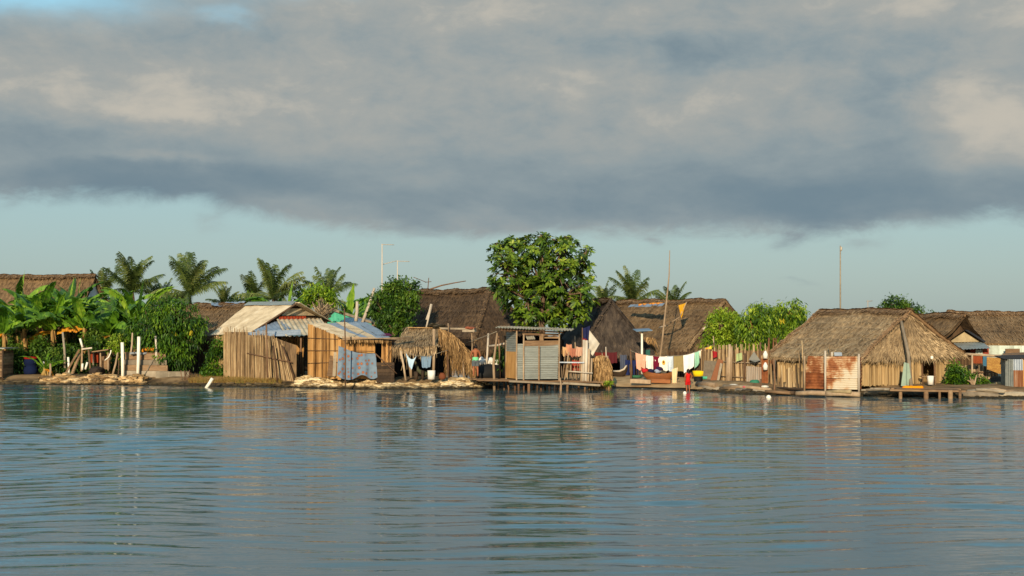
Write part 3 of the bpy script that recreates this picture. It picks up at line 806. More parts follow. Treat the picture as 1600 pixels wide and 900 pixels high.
# undergrowth in the grove
mb = MB()
for _ in range(3400):
    px = rnd(-20, 205); Y = rnd(79.8, 84); b = V((gx(px, Y), Y, GZ)); hgt = abs(R.gauss(0, .55)) + .1
    if 36 < px < 64 and Y < 80.8: continue
    leaf(mb, b + V((0, 0, hgt)), sphere_dir() + V((0, -.3, .2)), V((0, 0, 1)), rnd(.14, .34), rnd(.07, .16), R.random() * .6)
tag(mb.build('undergrowth', M['leaf_deep']), 'low dark leafy undergrowth filling the ground below the banana plants', 'undergrowth', None, 'stuff')

# plank shed cut by the left edge
L0 = at(4, 575, 78.2); t = thing('plank_shed', 'grey plank shed wall cut by the left edge of the photo', 'shed', (L0.x - 1.2, 78.2, .3))
for nm, a, b in (('wall', (L0.x, 78.2), (L0.x - 3, 78.0)), ('side_wall', (L0.x, 78.22), (L0.x - .05, 80))):
    m = MB()
    for k in range(9):
        z = .45 + k * .165
        m.beam((a[0], a[1], z), (b[0], b[1], z + rnd(-.01, .01)), .15, .03, R.random(), (0, -1, 0))
    m.build(nm, M['plank'], t)
m = MB(); m.tube([(L0.x + .03, 78.12, -.3), (L0.x + .03, 78.12, 1.9)], .05, 6); m.build('post', M['plank_dark'], t)
m = MB(); m.box((L0.x - 1.5, 79, 2.0), 3.4, 2.2, .05, 0, .3, .02); m.build('roof', M['tin_grey'], t)

# blue barrel with red cover
bx = at(48, 580, 80.4); t = thing('barrel', 'dark blue plastic barrel with red lid in the shade under banana plants', 'barrel', (bx.x, 80.4, GZ))
m = MB(); m.lathe((bx.x, 80.4, GZ), [(.001, 0), (.36, 0), (.38, .1), (.4, .3), (.37, .32), (.37, .55), (.4, .57), (.38, .85), (.33, .93)], 18); m.build('body', cloth('blue_plastic', (18, 28, 58)), t)
m = MB(); m.lathe((bx.x, 80.4, GZ + .93), [(.36, -.06), (.42, -.05), (.42, .03), (.3, .07), (.001, .09)], 18); m.build('lid', cloth('red_plastic', (140, 30, 24)), t)
m = MB(); p = at(73, 566, 79.9); rock(m, p + V((0, 0, -.1)), .28, .2, .22, .8, .3, True)
single('white_sack', m, M['white'], 'small white sack lying beside the blue barrel', 'sack', (p.x, 79.9, GZ))

# long thatched house far left
hut('thatched_house', 'long thatched house behind the banana plants, pale gable under its right end', (-29.7, 95.5), (-41, 98), (-27.9, 100.4), 3.5, 6.75, 'thatch_brown', (.02, .1), 'cane_dark', (True, False), .4, GZ, None, None, .95, .1, 8, gable_mat='white_panel')

# mango tree at the shore and the bush before the tin-roofed house
broad_tree('mango_tree', 'dense mango tree with drooping leaves left of the cream tin roof', 'tree', (gx(262, 78.6), 78.6, .3), 78.8,
    [(232, 505, 27, .6), (252, 488, 24, .7), (280, 500, 30, .1), (304, 512, 18, 0), (258, 522, 30, -.2), (292, 528, 16, -.1), (232, 540, 22, .4), (268, 552, 26, -.3), (276, 562, 18, -.3), (248, 562, 16, .2), (218, 520, 18, 1)],
    11500, .26, .085, 'leaf_mango', .95, .14, fruit=[(272, 519), (299, 518)])
broad_tree('bush', 'rounded green bush against the cane fence of the tin-roofed house', 'bush', (gx(338, 77.2), 77.2, .4), 77.2,
    [(343, 541, 11, 0), (333, 556, 8, 0), (349, 550, 7, 0), (322, 579, 8, -.2), (337, 577, 9, -.3), (350, 580, 6, -.3)], 2600, .18, .08, 'leaf_mango', .4, .06)

# white pipes
def pipe(px, py0, py1, Y, r, label, px2=None, z0=None, mt='pvc', name='white_pipe', cat='pipe'):
    a = at(px, py0, Y); b = at(px2 if px2 is not None else px, py1, Y)
    if z0 is not None: a.z = z0
    m = MB(); m.tube([a, a.lerp(b, .5) + V((.01, 0, 0)), b], r, 10)
    return single(name, m, M[mt], label, cat, (a.x, Y, max(a.z, 0)))
pipe(192, 590, 535, 77.6, .09, 'left and shorter of two upright white plastic pipes at the water edge', 191, .1)
pipe(215, 590, 526, 77.5, .09, 'right and taller of two upright white plastic pipes at the water edge', 217, .1)
pipe(321, 608, 591, 73.4, .085, 'white plastic pipe leaning out of the water before the dry grass bank', 332)
pipe(108, 572, 558, 79.2, .06, 'short white pipe stub next to the slim grey post', 106.5, GZ)
# slim posts
def post(px, py0, px1, py1, Y, r, label, mt='pole', name='wooden_post', cat='post', bend=.03, dy=0, group=None):
    a = at(px, py0, Y); b = at(px1, py1, Y + dy); m = MB()
    mid = a.lerp(b, .5) + V((bend, 0, 0)); q = a.lerp(b, .25) + V((bend * .4, .01, 0))
    m.tube([a, q, mid, b], [r * 1.1, r * 1.05, r, r * .8], 7)
    return single(name, m, M[mt], label, cat, a, group)
post(102, 575, 98, 519, 79.6, .07, 'slim grey post in front of the bananas left of the plank shelter', 'plank_grey')
post(244, 562, 243, 525, 77.9, .06, 'grey post standing behind the plank boat hull, left of the mango tree', 'pole_pale')
post(204, 556, 207, 520, 78.2, .055, 'pale upright stick beside the taller white pipe', 'pole')
post(78, 588, 78.5, 568, 78.4, .06, 'short stub post near the young banana sucker', 'pole')

# small half-built plank shelter
t = thing('plank_shelter', 'small ruined plank shelter with white pipe uprights by the water', 'shelter', at(125, 588, 78.4))
def part_beam(p, q, w, d, nm, mt, par, up=None):
    m = MB(); m.beam(p, q, w, d, None, up); return m.build(nm, M[mt], par)
Y = 78.4
part_beam(at(100, 588, Y), at(124, 546, Y + .3), .14, .1, 'leaning_plank', 'plank', t)
part_beam(at(112, 586, Y), at(125, 552, Y + .5), .16, .08, 'leaning_plank', 'plank', t)
part_beam(at(127.5, 580, Y), at(128.5, 544, Y), .09, .09, 'upright', 'plank', t)
part_beam(at(141, 576, Y), at(138.5, 546, Y), .09, .09, 'upright', 'plank', t)
part_beam(at(128, 545.5, Y - .1), at(144, 543.5, Y - .1), .1, .08, 'crossbar', 'pole_pale', t)
for a, b in (((129, 543), (125, 529)), ((128.5, 578), (129, 568)), ((133.5, 577), (136.5, 566))):
    m = MB(); m.tube([at(*a, Y - .12), at(*b, Y - .12)], .06, 8); m.build('pipe_piece', M['pvc'], t)
# table with red crate
t = thing('work_table', 'low slanted plank table with open space below, right of the plank shelter', 'table', at(158, 580, 79))
m = MB(); m.beam(at(143, 550, 79), at(172, 546, 79), .7, .06, .8, (0, 0, 1)); m.build('tabletop', M['plank'], t)
for px in (146, 157, 169):
    m = MB(); m.tube([at(px, 585, 79), at(px, 549, 79)], .045, 6); m.build('leg', M['pole'], t)
m = MB(); m.box(at(148.5, 559, 79.4), .42, .4, .55, .1, .6); single('red_crate', m, cloth('rusty_red', (128, 52, 28)), 'rusty red box under the slanted plank table', 'box', at(148, 567, 79.4))
m = MB(); m.box(at(162, 562, 79.6), .75, .05, .9, .05, .4); single('upright_board', m, M['plank'], 'larger brown board propped upright under the table end', 'board', at(162, 576, 79.5))
m = MB(); m.box(at(166, 570, 79.3), .5, .06, .5, -.2, .7); single('upright_board', m, M['plank'], 'smaller brown board leaning before the larger one under the table', 'board', at(166, 578, 79.3))
a = [at(164, 563, 78.5), at(170, 558, 78.5), at(173, 551, 78.5), at(173.5, 547, 78.5)]
m = MB(); m.tube(a, .035, 6); single('white_hose', m, M['pvc'], 'curved white hose piece hanging beside the table', 'hose', a[0])
post(176, 586, 184, 551, 78.6, .06, 'leaning brown stake between the table and the left white pipe', 'pole')
m = MB(); rock(m, at(152, 580, 78.2), .95, .4, .35, .2, .3); single('driftwood_log', m, M['plank_dark'], 'dark driftwood log lying behind the coral rubble', 'log', at(152, 584, 78.2))
broad_tree('shrub', 'small shrub with light leaves over the table end', 'shrub', (gx(186, 79.4), 79.4, GZ), 79.4, [(183, 533, 10), (176, 540, 8), (190, 538, 9), (184, 545, 8)], 900, .18, .07, 'leaf_light', .4, .04)

# old plank boat hull resting on the shore
t = thing('plank_boat', 'grey plank boat hull pulled ashore behind the two white pipes', 'boat', at(228, 584, 77.9))
for k, (y0, y1, mt) in enumerate(((552, 562, 'plank'), (562, 570, 'plank_grey'), (570, 579, 'plank'), (579, 590, 'plank_grey'))):
    m = MB()
    for i in range(1):
        za, zb = y0, y1
        p, q = at(196 - k * 2, (za + zb) / 2, 78.3 - k * .1), at(259 + k * 1.5, (za + zb) / 2 + .8, 77.8 - k * .1)
        m.beam(p, q, (zb - za) / F * 78 * .96, .05, None, (0, -1, 0))
    m.build('hull_strake', M[mt], t)
m = MB(); p, q = at(196, 551, 79), at(258, 551.5, 78.5); m.beam(p, q, 1.3, .05, .5, (0, 0, 1)); m.build('deck', M['plank'], t)
m = MB(); m.beam(at(224, 588, 77.6), at(242, 558, 77.8), .03, .03, .1); m.build('rope_stay', M['rope'], t)
m = MB()
for i in range(5): rock(m, at(226 + i * 3, 548, 78.3) + V((0, rnd(-.2, .3), rnd(-.02, .1))), .25, .2, .14, rnd(0, 1), .3, True)
single('orange_cloth', m, cloth('orange_cloth', (206, 132, 40)), 'crumpled orange cloth on the deck of the plank boat', 'cloth', at(230, 551, 78.3))
m = MB()
for i in range(6): rock(m, at(208 + i * 3.6, 551, 78.1) + V((0, rnd(-.2, .2), rnd(-.1, -.02))), .2, .16, .09, rnd(0, 1), .3, True)
single('plastic_sheeting', m, cloth('grey_plastic', (138, 142, 144)), 'pale plastic sheeting heaped on the plank boat', 'cloth', at(216, 553, 78.1))
# low block wall
m = MB()
for i in range(7): m.box(at(250 + i * 6.5, 586, 77.4) + V((0, 0, 0)), .44, .2, .4, rnd(-.05, .05), R.random())
single('block_wall', m, mat('grey_block', [(92, 84, 70), (126, 116, 98), (150, 140, 120)], (3, 3, 3), .5, .5), 'low wall of grey blocks under the mango tree at the shore', 'wall', at(268, 592, 77.4))

# coral rubble banks
def rubble(px0, px1, ytop, n, label, mt='stone', Yo=0.0, size=(.16, .42), name='coral_stone_bank', spread=1.2):
    m = MB(); Yc = shore(gx((px0 + px1) / 2, 72))
    for _ in range(n):
        px = rnd(px0, px1); Yb = shore(gx(px, 72)) + Yo
        f = R.random(); y = Yb - .25 + f * spread
        yt = ytop(px) if callable(ytop) else ytop
        zt = at(px, yt, Yb + spread).z
        z = -.05 + (zt - .0) * (f ** .7) * rnd(.55, 1.0)
        s = rnd(*size)
        rock(m, (gx(px, y), y, z), s * rnd(.8, 1.6), s * rnd(.6, 1.1), s * rnd(.28, .5), None, .35)
    return single(name, m, M[mt], label, 'stone bank', (gx((px0 + px1) / 2, Yc), Yc, 0))
rubble(66, 226, lambda p: 584 + 3 * math.sin(p * .11), 420, 'tan coral rubble bank below the plank shelter and white pipes', 'stone_tan', 0, (.1, .32))
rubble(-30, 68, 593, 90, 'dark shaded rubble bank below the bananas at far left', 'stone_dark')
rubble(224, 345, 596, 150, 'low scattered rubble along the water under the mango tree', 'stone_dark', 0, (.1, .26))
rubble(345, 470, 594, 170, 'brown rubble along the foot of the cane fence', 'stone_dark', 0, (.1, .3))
rubble(466, 606, lambda p: 586 + (p - 466) * .05, 620, 'white coral stone wall under the golden bamboo shack', 'stone', 0, (.1, .32))
rubble(606, 762, lambda p: 595 - 8 * max(0, 1 - abs(p - 720) / 45), 680, 'piled coral stone wall in front of the open palm shelter', 'stone', 0, (.1, .32), spread=1.3)
# dry grass bank
m = MB()
for _ in range(5200):
    px = rnd(296, 440); x = gx(px, 75); Yb = shore(x) + .2 + abs(R.gauss(0, .9)); x = gx(px, Yb)
    p = V((x, Yb, .15 + .1 * min(3, Yb - shore(x)))); ln = rnd(.12, .42); d = V((rnd(-.5, .5), rnd(-.5, .3), 1)).normalized()
    s = V((rnd(.5, 1), rnd(-.3, .3), 0)) * .018
    m.add([p - s, p + s, p + d * ln + V((rnd(-.1, .1), 0, -ln * .25))], [(0, 1, 2)])
tag(m.build('dry_grass', M['dry_grass']), 'dry straw coloured grass on the bank before the cane fence', 'grass', None, 'stuff')
# ivy-like low plants at the block wall
m = MB()
for _ in range(14):
    px = rnd(284, 304); b = at(px, 603, 76.2); b.z = 0
    m.tube([b, b + V((rnd(-.1, .1), 0, .4)), b + V((rnd(-.25, .25), rnd(-.1, .1), rnd(.6, .95)))], .018, 5)
single('dry_stalks', m, M['pole_brown'], 'cluster of thin dry stalks at the water edge under the mango tree', 'stalks', at(294, 603, 76.2))

# ================================================================== tin-roofed house and cane fence
t = thing('tin_roofed_house', 'low house with cream sheet roof and patched gable behind the cane fence', 'house', (gx(420, 80.5), 80.5, GZ))
eL, rL, rR, eR = at(328, 523, 80.2), at(388, 474, 83.2), at(462, 473, 80.8), at(386, 522, 77.6)
eB = at(512, 503, 84.2)
m = MB()
n = 5
for i in range(n):       # overlapping long sheets
    a0, a1 = i / n, (i + 1.03) / n
    o_ = rL.lerp(rR, a0) + V((0, 0, .012 * (i % 2))); u = (rR - rL) * (a1 - a0); v = eL.lerp(eR, a0) - rL.lerp(rR, a0)
    corrug(m, o_, u, v, 9, .012, [.75, .45, .9, .6, .8][i], 'v', 4, .05)
m.build('roof', M['tin_cream'], t)
m = MB(); v = eB - rR
for i in range(4): corrug(m, rL.lerp(rR, i / 4), (rR - rL) * .26, v, 7, .012, rnd(.2, .9), 'v', 4, .04)
m.build('roof_back', M['tin_cream'], t)
m = MB()
for i in range(4):
    p = rL.lerp(rR, i / 4); q = rL.lerp(rR, (i + 1.05) / 4)
    for s in (-1, 1):
        e = (eR - rR).normalized() * .45 if s < 0 else (eB - rR).normalized() * .4
        m.quad(p + V((0, 0, .09)), q + V((0, 0, .09)), q + e + V((0, 0, .06 + rnd(-.02, .03))), p + e + V((0, 0, .06 + rnd(-.02, .03))))
m.build('ridge_cap', M['tin_grey'], t)
m = MB(); m.beam(rR + V((.1, -.12, -.02)), eR + V((.1, -.12, -.02)), .09, .05); m.build('verge_board', M['pole_brown'], t)
m = MB(); m.beam(rR + V((.12, -.1, 0)), eB + V((.12, -.1, .02)), .3, .05, .6); m.build('verge_board', M['tin_cream'], t)
# gable infill: cream strip, red strip, dark panel
gd = (eB - eR); gdn = gd.normalized()
def gp(px, py, k=.0):
    """point on the gable plane seen at px, py"""
    lo_, hi_ = eR, eB
    for _ in range(30):
        m_ = lo_.lerp(hi_, .5)
        if 800 + m_.x / m_.y * F < px: lo_ = m_
        else: hi_ = m_
    m_ = lo_.lerp(hi_, .5); q = at(px, py, m_.y); return q + V((.25, -.3, 0)).normalized() * k
m = MB(); m.add([gp(389, 522), gp(506, 504), gp(463, 476)], [(0, 1, 2)], .3); m.quad(gp(389, 522), gp(506, 504), gp(506, 580), gp(389, 580), .2); m.build('gable_panel', M['cane_dark'], t)
m = MB(); m.quad(gp(438, 493, .1), gp(492, 493, .1), gp(478, 482, .1), gp(451, 482, .1), .6); m.build('gable_board', M['tin_cream'], t)
m = MB(); o_ = gp(431, 494.5, .35); corrug(m, o_, gp(473, 494, .35) - o_, gp(431, 499, .35) - o_, 9, .015, .6, 'v'); m.build('gable_sheet', M['tin_red'], t)
# lean-to roof before the gable
A, B, C_, D = gp(428, 499, .3), gp(497, 497, .3), at(478, 522, 76.0), at(447, 526, 75.4)
m = MB(); corrug(m, A, B - A, D - A, 10, .03, .7, 'v', 6, .03); m.build('lean_to_sheet', M['tin_cream'], t)
m = MB(); A2 = gp(390, 515, .45); B2 = gp(432, 500, .45); corrug(m, A2, B2 - A2, at(412, 528, 75.6) - A2 + V((0, 0, 0)), 8, .015, .4, 'v', 4, .06)
A3 = at(384, 527, 76.2); corrug(m, A3, at(470, 523, 75.6) - A3, at(384, 519, 76.5) - A3, 3, .01, .7, 'u', 4, .08)
m.build('lean_to_sheet', M['tin_blue'], t)
m = MB(); canes(m, (eL.x + .3, eL.y), (eR.x - .2, eR.y + .3), GZ, eL.z - .05, .09, .09, .02, .02, 0, .06); m.build('wall', M['wall_cane'], t)
q0, q1 = at(440, 560, 76.9), at(474, 560, 78); m = MB(); canes(m, (q0.x, q0.y), (q1.x, q1.y), GZ, 2.6, .08, .08, .05, .02, 0, .05); m.build('wall', M['bamboo'], t)
for px in (387, 470):
    a = at(px, 585, 76.3); m = MB(); m.tube([a, V((a.x, a.y, 2.55))], .05, 6); m.build('roof_post', M['pole_brown'], t)

# old thatch and sheet roof running on to the left
hut('thatched_house', 'low house with dark old thatch joined to the cream sheet roof', (-16.9, 80.4), (-22.4, 84.8), (-14.1, 86.3), 2.62, 4.5, 'thatch_brown', (.0, .0), 'cane_dark', (True, False), .3, GZ, None, None, 1, .3, 9, gable_mat=None)
m = MB(); p = at(330, 473, 85.6); corrug(m, p, at(368, 472, 85) - p, at(330, 478, 84.6) - p, 5, .02, .4, 'v', 4, .08); corrug(m, p + V((1, 0, .05)), V((1.1, 0, .04)), V((-.1, -.5, -.2)), 5, .02, .8, 'v', 4, .08)
single('loose_sheets', m, M['tin_blue'], 'loose zinc sheets lying on the dark thatch ridge', 'roof sheets', p)

# cane fence
t = thing('cane_fence', 'tall grey cane fence fanning apart, in front of the tin-roofed house', 'fence', at(410, 595, 75.6))
a, b = at(350, 585, 76.6), at(386, 588, 76.0); m = MB()
canes(m, (a.x, a.y), (b.x, b.y), lambda u: .42, lambda u: at(360, 517, 76.4).z, .026, .032, .26, .05, 0, .03); m.build('cane_panel', M['cane'], t)
a, b = at(386, 588, 75.9), at(462, 600, 74.5); m = MB()
canes(m, (a.x, a.y), (b.x, b.y), lambda u: .42 - .5 * u, lambda u: at(400, 522 + (26 * max(0, u - .4)), 75.4).z, .028, .032, .26, .08, lambda u: -1.1 * max(0, u - .3), .06, .04); m.build('cane_panel', M['cane'], t)
m = MB(); q0, q1 = at(386, 552, 75.85), at(456, 566, 74.4); m.tube([q0, q0.lerp(q1, .5), q1], .035, 6); m.build('rail', M['pole_brown'], t)
for (x0, y0, x1, y1) in ((434, 604, 427, 540), (418, 590, 416, 505), (463, 600, 441, 540)):
    m = MB(); m.tube([at(x0, y0, 74.3), at((x0 + x1) / 2 + .5, (y0 + y1) / 2, 74.4), at(x1, y1, 74.5)], .045, 6); m.build('fence_post', M['pole_brown'], t)
q0, q1 = at(458, 592, 75.6), at(476, 590, 76.6); m = MB(); canes(m, (q0.x, q0.y), (q1.x, q1.y), .3, 1.6, .07, .05, .3, .1, 0, None, .2)
single('stick_heap', m, M['cane_dark'], 'dark leaning sticks in the gap between fence and golden bamboo shack', 'sticks', q0)

# ================================================================== golden bamboo shack
t = thing('bamboo_shack', 'golden bamboo shack with sloping zinc roof on the coral wall', 'shack', at(540, 592, 73.5))
N0 = at(530, 592, 72); NL = at(481, 587, 75.2); NR = at(612, 592, 73.2); zb = .5
m = MB(); canes(m, (NL.x, NL.y), (N0.x, N0.y), zb, lambda u: at(481, 505.5, 75.2).z * (1 - u) + at(530, 526, 72).z * u, .15, .17, .03, .012, 0, .05, 0, 2)
m.build('side_wall', M['bamboo'], t)
m = MB(); dN = NR - N0
pA = N0.lerp(NR, .66); canes(m, (N0.x, N0.y), (pA.x, pA.y), zb, at(560, 529, 72.5).z, .15, .17, .04, .012, 0, .05, 0, 2)
pB, pC = N0.lerp(NR, .82), N0.lerp(NR, .98); canes(m, (pB.x, pB.y), (pC.x, pC.y), zb, at(600, 532, 73).z, .12, .13, .04, .01, 0, .05, 0, 6)
m.build('front_wall', M['bamboo'], t)
for yy in (530, 548, 566): 
    q0, q1 = at(481, yy - (548 - yy) * .1, 75.1), at(530, yy, 71.92); m = MB(); m.tube([q0, q1], .018, 5); m.build('tie_rail', M['pole_brown'], t)
m = MB(); q0, q1 = at(530, 548, 71.9), at(584, 549, 72.4); m.tube([q0, q1], .018, 5); m.build('tie_rail', M['pole_brown'], t)
RBL, RBR, RFR, RFL = at(477, 506, 76.2), at(572, 503, 77.8), at(607, 529, 72.6), at(536, 529, 71.5)
cols = [('tin_cream', .8), ('tin_cream', .5), ('tin_blue', .5), ('tin_cream', .35), ('tin_blue', .7), ('tin_blue', .35)]
for i, (mt, vv) in enumerate(cols):
    u0, u1 = i / 6, (i + 1.04) / 6
    p = RBL.lerp(RBR, u0) + V((0, 0, .015 * (i % 2))); m = MB()
    corrug(m, p, RBL.lerp(RBR, u1) - RBL.lerp(RBR, u0), RFL.lerp(RFR, u0) - RBL.lerp(RBR, u0), 6, .02, vv, 'v', 5, .05); m.build('roof_sheet', M[mt], t)
for k in range(3):
    q0 = RFL.lerp(RFR, -.02) + V((0, -.02, -.05 + k * .07)); q1 = at(642, 527 + k * 2, 72.8); m = MB(); m.tube([q0, q1], .03, 6); m.build('eave_pole', M['pole'], t)
m = MB()
for _ in range(90):
    u = R.random(); p = RFL.lerp(RFR, u) + V((0, .02, -.03)); s = V((.03, 0, 0)); m.quad(p - s, p + s, p + V((.01, -.03, -rnd(.1, .25))), p + V((-.01, -.03, -rnd(.1, .25))))
m.build('eave_thatch', M['palm_dry'], t)
m = MB(); m.quad(at(588, 519, 74.5), at(609, 521, 74.0), at(614, 525, 73.2), at(590, 524, 73.4), .5); m.build('roof_cover', cloth('purple_sheet', (92, 34, 66)), t)
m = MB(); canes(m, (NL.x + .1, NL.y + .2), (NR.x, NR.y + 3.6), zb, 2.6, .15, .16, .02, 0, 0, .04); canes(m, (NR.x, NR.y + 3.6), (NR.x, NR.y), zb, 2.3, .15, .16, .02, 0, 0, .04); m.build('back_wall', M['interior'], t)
# leaning boards against the side wall
m = MB(); m.beam(at(516, 588, 72.5), at(521, 556, 72.6), .35, .04, .3, (0, -1, 0)); single('leaning_board', m, M['plank'], 'brown board leaning on the lit side wall of the bamboo shack', 'board', at(516, 588, 72.5))
m = MB(); m.beam(at(522, 588, 72.1), at(524, 550, 72.3), .16, .04, .8, (0, -1, 0)); single('leaning_board', m, M['plank_grey'], 'narrow grey board leaning beside the blue flowered cloth', 'board', at(522, 588, 72.1))
# low plank wall right of the cloth
m = MB()
for k in range(6):
    z = .42 + k * .17; q0, q1 = at(588, 580, 71.9), at(616, 580, 72.1); m.beam((q0.x, q0.y, z), (q1.x, q1.y, z), .16, .03, None, (0, -1, 0))
single('plank_half_wall', m, M['plank_dark'], 'low brown plank half wall below the shack doorway', 'wall', at(602, 595, 72))
post(586, 552, 620, 584, 71.4, .03, 'thin slanting rail across the bamboo shack doorway', 'pole_brown', 'slanting_rail', 'rail', 0)
post(539.5, 604, 538, 482, 70.5, .035, 'tall thin reddish pole before the flowered cloth', 'pole_brown')
# flowered cloth
def spots():
    m = bpy.data.materials.new('flowered_blue_cloth'); m.use_nodes = True; nt = m.node_tree; N = nt.nodes; L = nt.links; b = N['Principled BSDF']
    tc = N.new('ShaderNodeTexCoord'); vo = N.new('ShaderNodeTexVoronoi'); vo.inputs['Scale'].default_value = 4.4; vo.inputs['Randomness'].default_value = .6
    L.new(tc.outputs['Object'], vo.inputs['Vector'])
    r = N.new('ShaderNodeValToRGB'); e = r.color_ramp.elements
    for _ in range(3): e.new(.5)
    for i, (p, c) in enumerate(((0, (168, 122, 74)), (.12, (150, 86, 44)), (.28, (118, 74, 52)), (.36, (92, 110, 126)), (1, (112, 128, 142)))): e[i].position = p; e[i].color = lin(c)
    L.new(vo.outputs['Distance'], r.inputs[0]); L.new(r.outputs[0], b.inputs['Base Color']); b.inputs['Roughness'].default_value = .9
    return m
m = MB(); drape(m, at(529, 540, 71.5), at(587, 552, 71.95), 1.5, .085, 3.3, .16, 40, 24, .35, 1.2, .03, .5, .15)
single('flowered_cloth', m, spots(), 'blue cloth with orange flower pattern hung on the bamboo shack', 'cloth', at(557, 592, 71.7))
# ================================================================== people
def person(label, base, rz, h, arms, legs, top, bottom, hair_long):
    """skinned figure facing +Y before the turn rz; arms/legs give joints in units of the height"""
    t = thing('person', label, 'person', base)
    P = []; E = []; RD = []
    def add(p, r, par=None):
        P.append(V(p) * h); RD.append(r * h)
        if par is not None: E.append((par, len(P) - 1))
        return len(P) - 1
    pel = add((0, 0, .52), .072); sp_ = add((0, .004, .62), .062, pel); ch = add((0, 0, .74), .078, sp_)
    ck = add((0, -.002, .81), .06, ch); nk = add((0, .002, .85), .03, ck); hd = add((0, .012, .895), .052, nk); ht = add((0, .008, .955), .05, hd)
    add((0, .078, .912), .009, hd)
    for s in (-1, 1): add((s * .064, .0, .912), .012, hd)
    for s, (el, wr, hn) in zip((-1, 1), arms):
        sh = add((s * .1, 0, .805), .036, ck); e = add(el, .026, sh); w = add(wr, .018, e)
        d = (V(hn) - V(wr)); pm = add(V(wr) + d * .5, .02, w)
        sd = d.normalized().cross(V((0, 0, 1)));
        if sd.length < .2: sd = V((1, 0, 0))
        sd.normalize()
        for k, (off, ln) in enumerate(((-.016, .85), (-.005, 1), (.006, .95), (.017, .75))):
            q = add(V(wr) + d * .8 + sd * off, .0058, pm); r_ = add(V(wr) + d * (.8 + .35 * ln) + sd * off * 1.1 + V((0, 0, -.004)), .005, q)
            add(V(wr) + d * (.8 + .6 * ln) + sd * off * 1.1 + V((0, 0, -.012)), .0042, r_)
        q = add(V(wr) + d * .5 + sd * .026, .0065, pm); add(V(wr) + d * .95 + sd * .034, .005, q)
    for s, (kn, an, to) in zip((-1, 1), legs):
        hp = add((s * .048, 0, .485), .056, pel); k = add(kn, .036, hp); c = add(V(kn) * .55 + V(an) * .45 + V((0, -.012, 0)), .034, k); a = add(an, .022, c); add(to, .019, a)
    me = bpy.data.meshes.new('body'); me.from_pydata(P, E, []); me.update()
    o = bpy.data.objects.new('body', me); COL.objects.link(o)
    md = o.modifiers.new('skin', 'SKIN'); md.use_smooth_shade = True
    for i, sv in enumerate(me.skin_vertices[0].data): sv.radius = (RD[i], RD[i]); sv.use_root = (i == 0)
    sb = o.modifiers.new('sub', 'SUBSURF'); sb.levels = 1; sb.render_levels = 1
    dg = bpy.context.evaluated_depsgraph_get(); m2 = bpy.data.meshes.new_from_object(o.evaluated_get(dg))
    m2.materials.clear(); m2.materials.append(M['skin']); o.modifiers.clear(); o.data = m2; o.parent = t
    def ring(name, lv, mt, n=18):
        """clothing shell: levels of (x, y, z, rx, ry)"""
        m = MB(); vs = []
        for x, y, z, rx, ry in lv:
            for k in range(n):
                a = 2 * PI * k / n; w = 1 + .06 * math.sin(5 * a + z * 60)
                vs.append(V((x + rx * w * math.cos(a), y + ry * w * math.sin(a), z)) * h)
        m.add(vs, [(i * n + k, i * n + (k + 1) % n, (i + 1) * n + (k + 1) % n, (i + 1) * n + k) for i in range(len(lv) - 1) for k in range(n)], .5, True)
        q = m.build(name, mt, None, (0, 0, 0)); q.parent = t; return q
    if top[0] == 'waist':
        ring('tied_shirt', [(0, 0, .50, .105, .085), (0, 0, .545, .1, .082), (0, 0, .6, .09, .075), (0, 0, .615, .08, .066)], top[1])
    else:
        ring('shirt', [(0, 0, .47, .105, .09), (0, 0, .56, .088, .075), (0, 0, .66, .088, .075), (0, 0, .76, .105, .085), (0, 0, .815, .115, .06), (0, 0, .84, .05, .04)], top[1])
    if bottom:
        ring('shorts', [(0, 0, .55, .09, .076), (0, 0, .5, .108, .088), (0, 0, .45, .112, .086)], bottom)
        for s, (kn, an, to) in zip((-1, 1), legs):
            kx, ky, kz = kn
            ring('shorts_leg', [(s * .05, 0, .47, .064, .074), (s * .05 + (kx - s * .05) * .5, ky * .5, .40, .064, .066), (kx * .9, ky * .8, .335, .062, .062)], bottom)
    hm = MB(); n = 16; vs = []
    prof = [(-.02, .055), (.01, .064), (.04, .062), (.07, .048), (.085, .02)] if not hair_long else [(-.2, .05), (-.13, .066), (-.06, .07), (.0, .07), (.04, .066), (.07, .05), (.085, .02)]
    for z, r in prof:
        for k in range(n + 1):
            a = PI + PI * (.06 - .12 + 1.12 * k / n) if z < .05 else 2 * PI * k / n
            vs.append(V((r * math.cos(a), -.004 + r * 1.08 * math.sin(a), .905 + z)) * h)
    hm.add(vs, [(i * (n + 1) + k, i * (n + 1) + k + 1, (i + 1) * (n + 1) + k + 1, (i + 1) * (n + 1) + k) for i in range(len(prof) - 1) for k in range(n)], .5, True)
    q = hm.build('hair', M['hair'], None, (0, 0, 0)); q.parent = t
    for s in (-1, 1):
        em = MB(); em.lathe(V((s * .022, .056, .925)) * h, [(.001, -.008 * h), (.007 * h, 0), (.001, .008 * h)], 6, .5)
        q = em.build('eye', M['black'], None, (0, 0, 0)); q.parent = t
    t.rotation_euler = (0, 0, rz)
    return t
b = at(743, 589, 71.2)
person('bare-backed boy in grey shorts with green shirt tied at his waist, standing on the deck', b, .12, 1.64,
    [((-.15, .02, .64), (-.12, .11, .56), (-.1, .17, .53)), ((.145, .03, .64), (.105, .12, .57), (.08, .18, .55))],
    [((-.058, .012, .28), (-.056, -.01, .04), (-.062, .07, .018)), ((.06, .0, .28), (.066, -.02, .04), (.078, .06, .018))],
    ('waist', cloth('green_shirt', (112, 196, 140))), cloth('grey_shorts', (86, 92, 96)), False)
b = at(1075, 612, 70.0); b.z = -.12
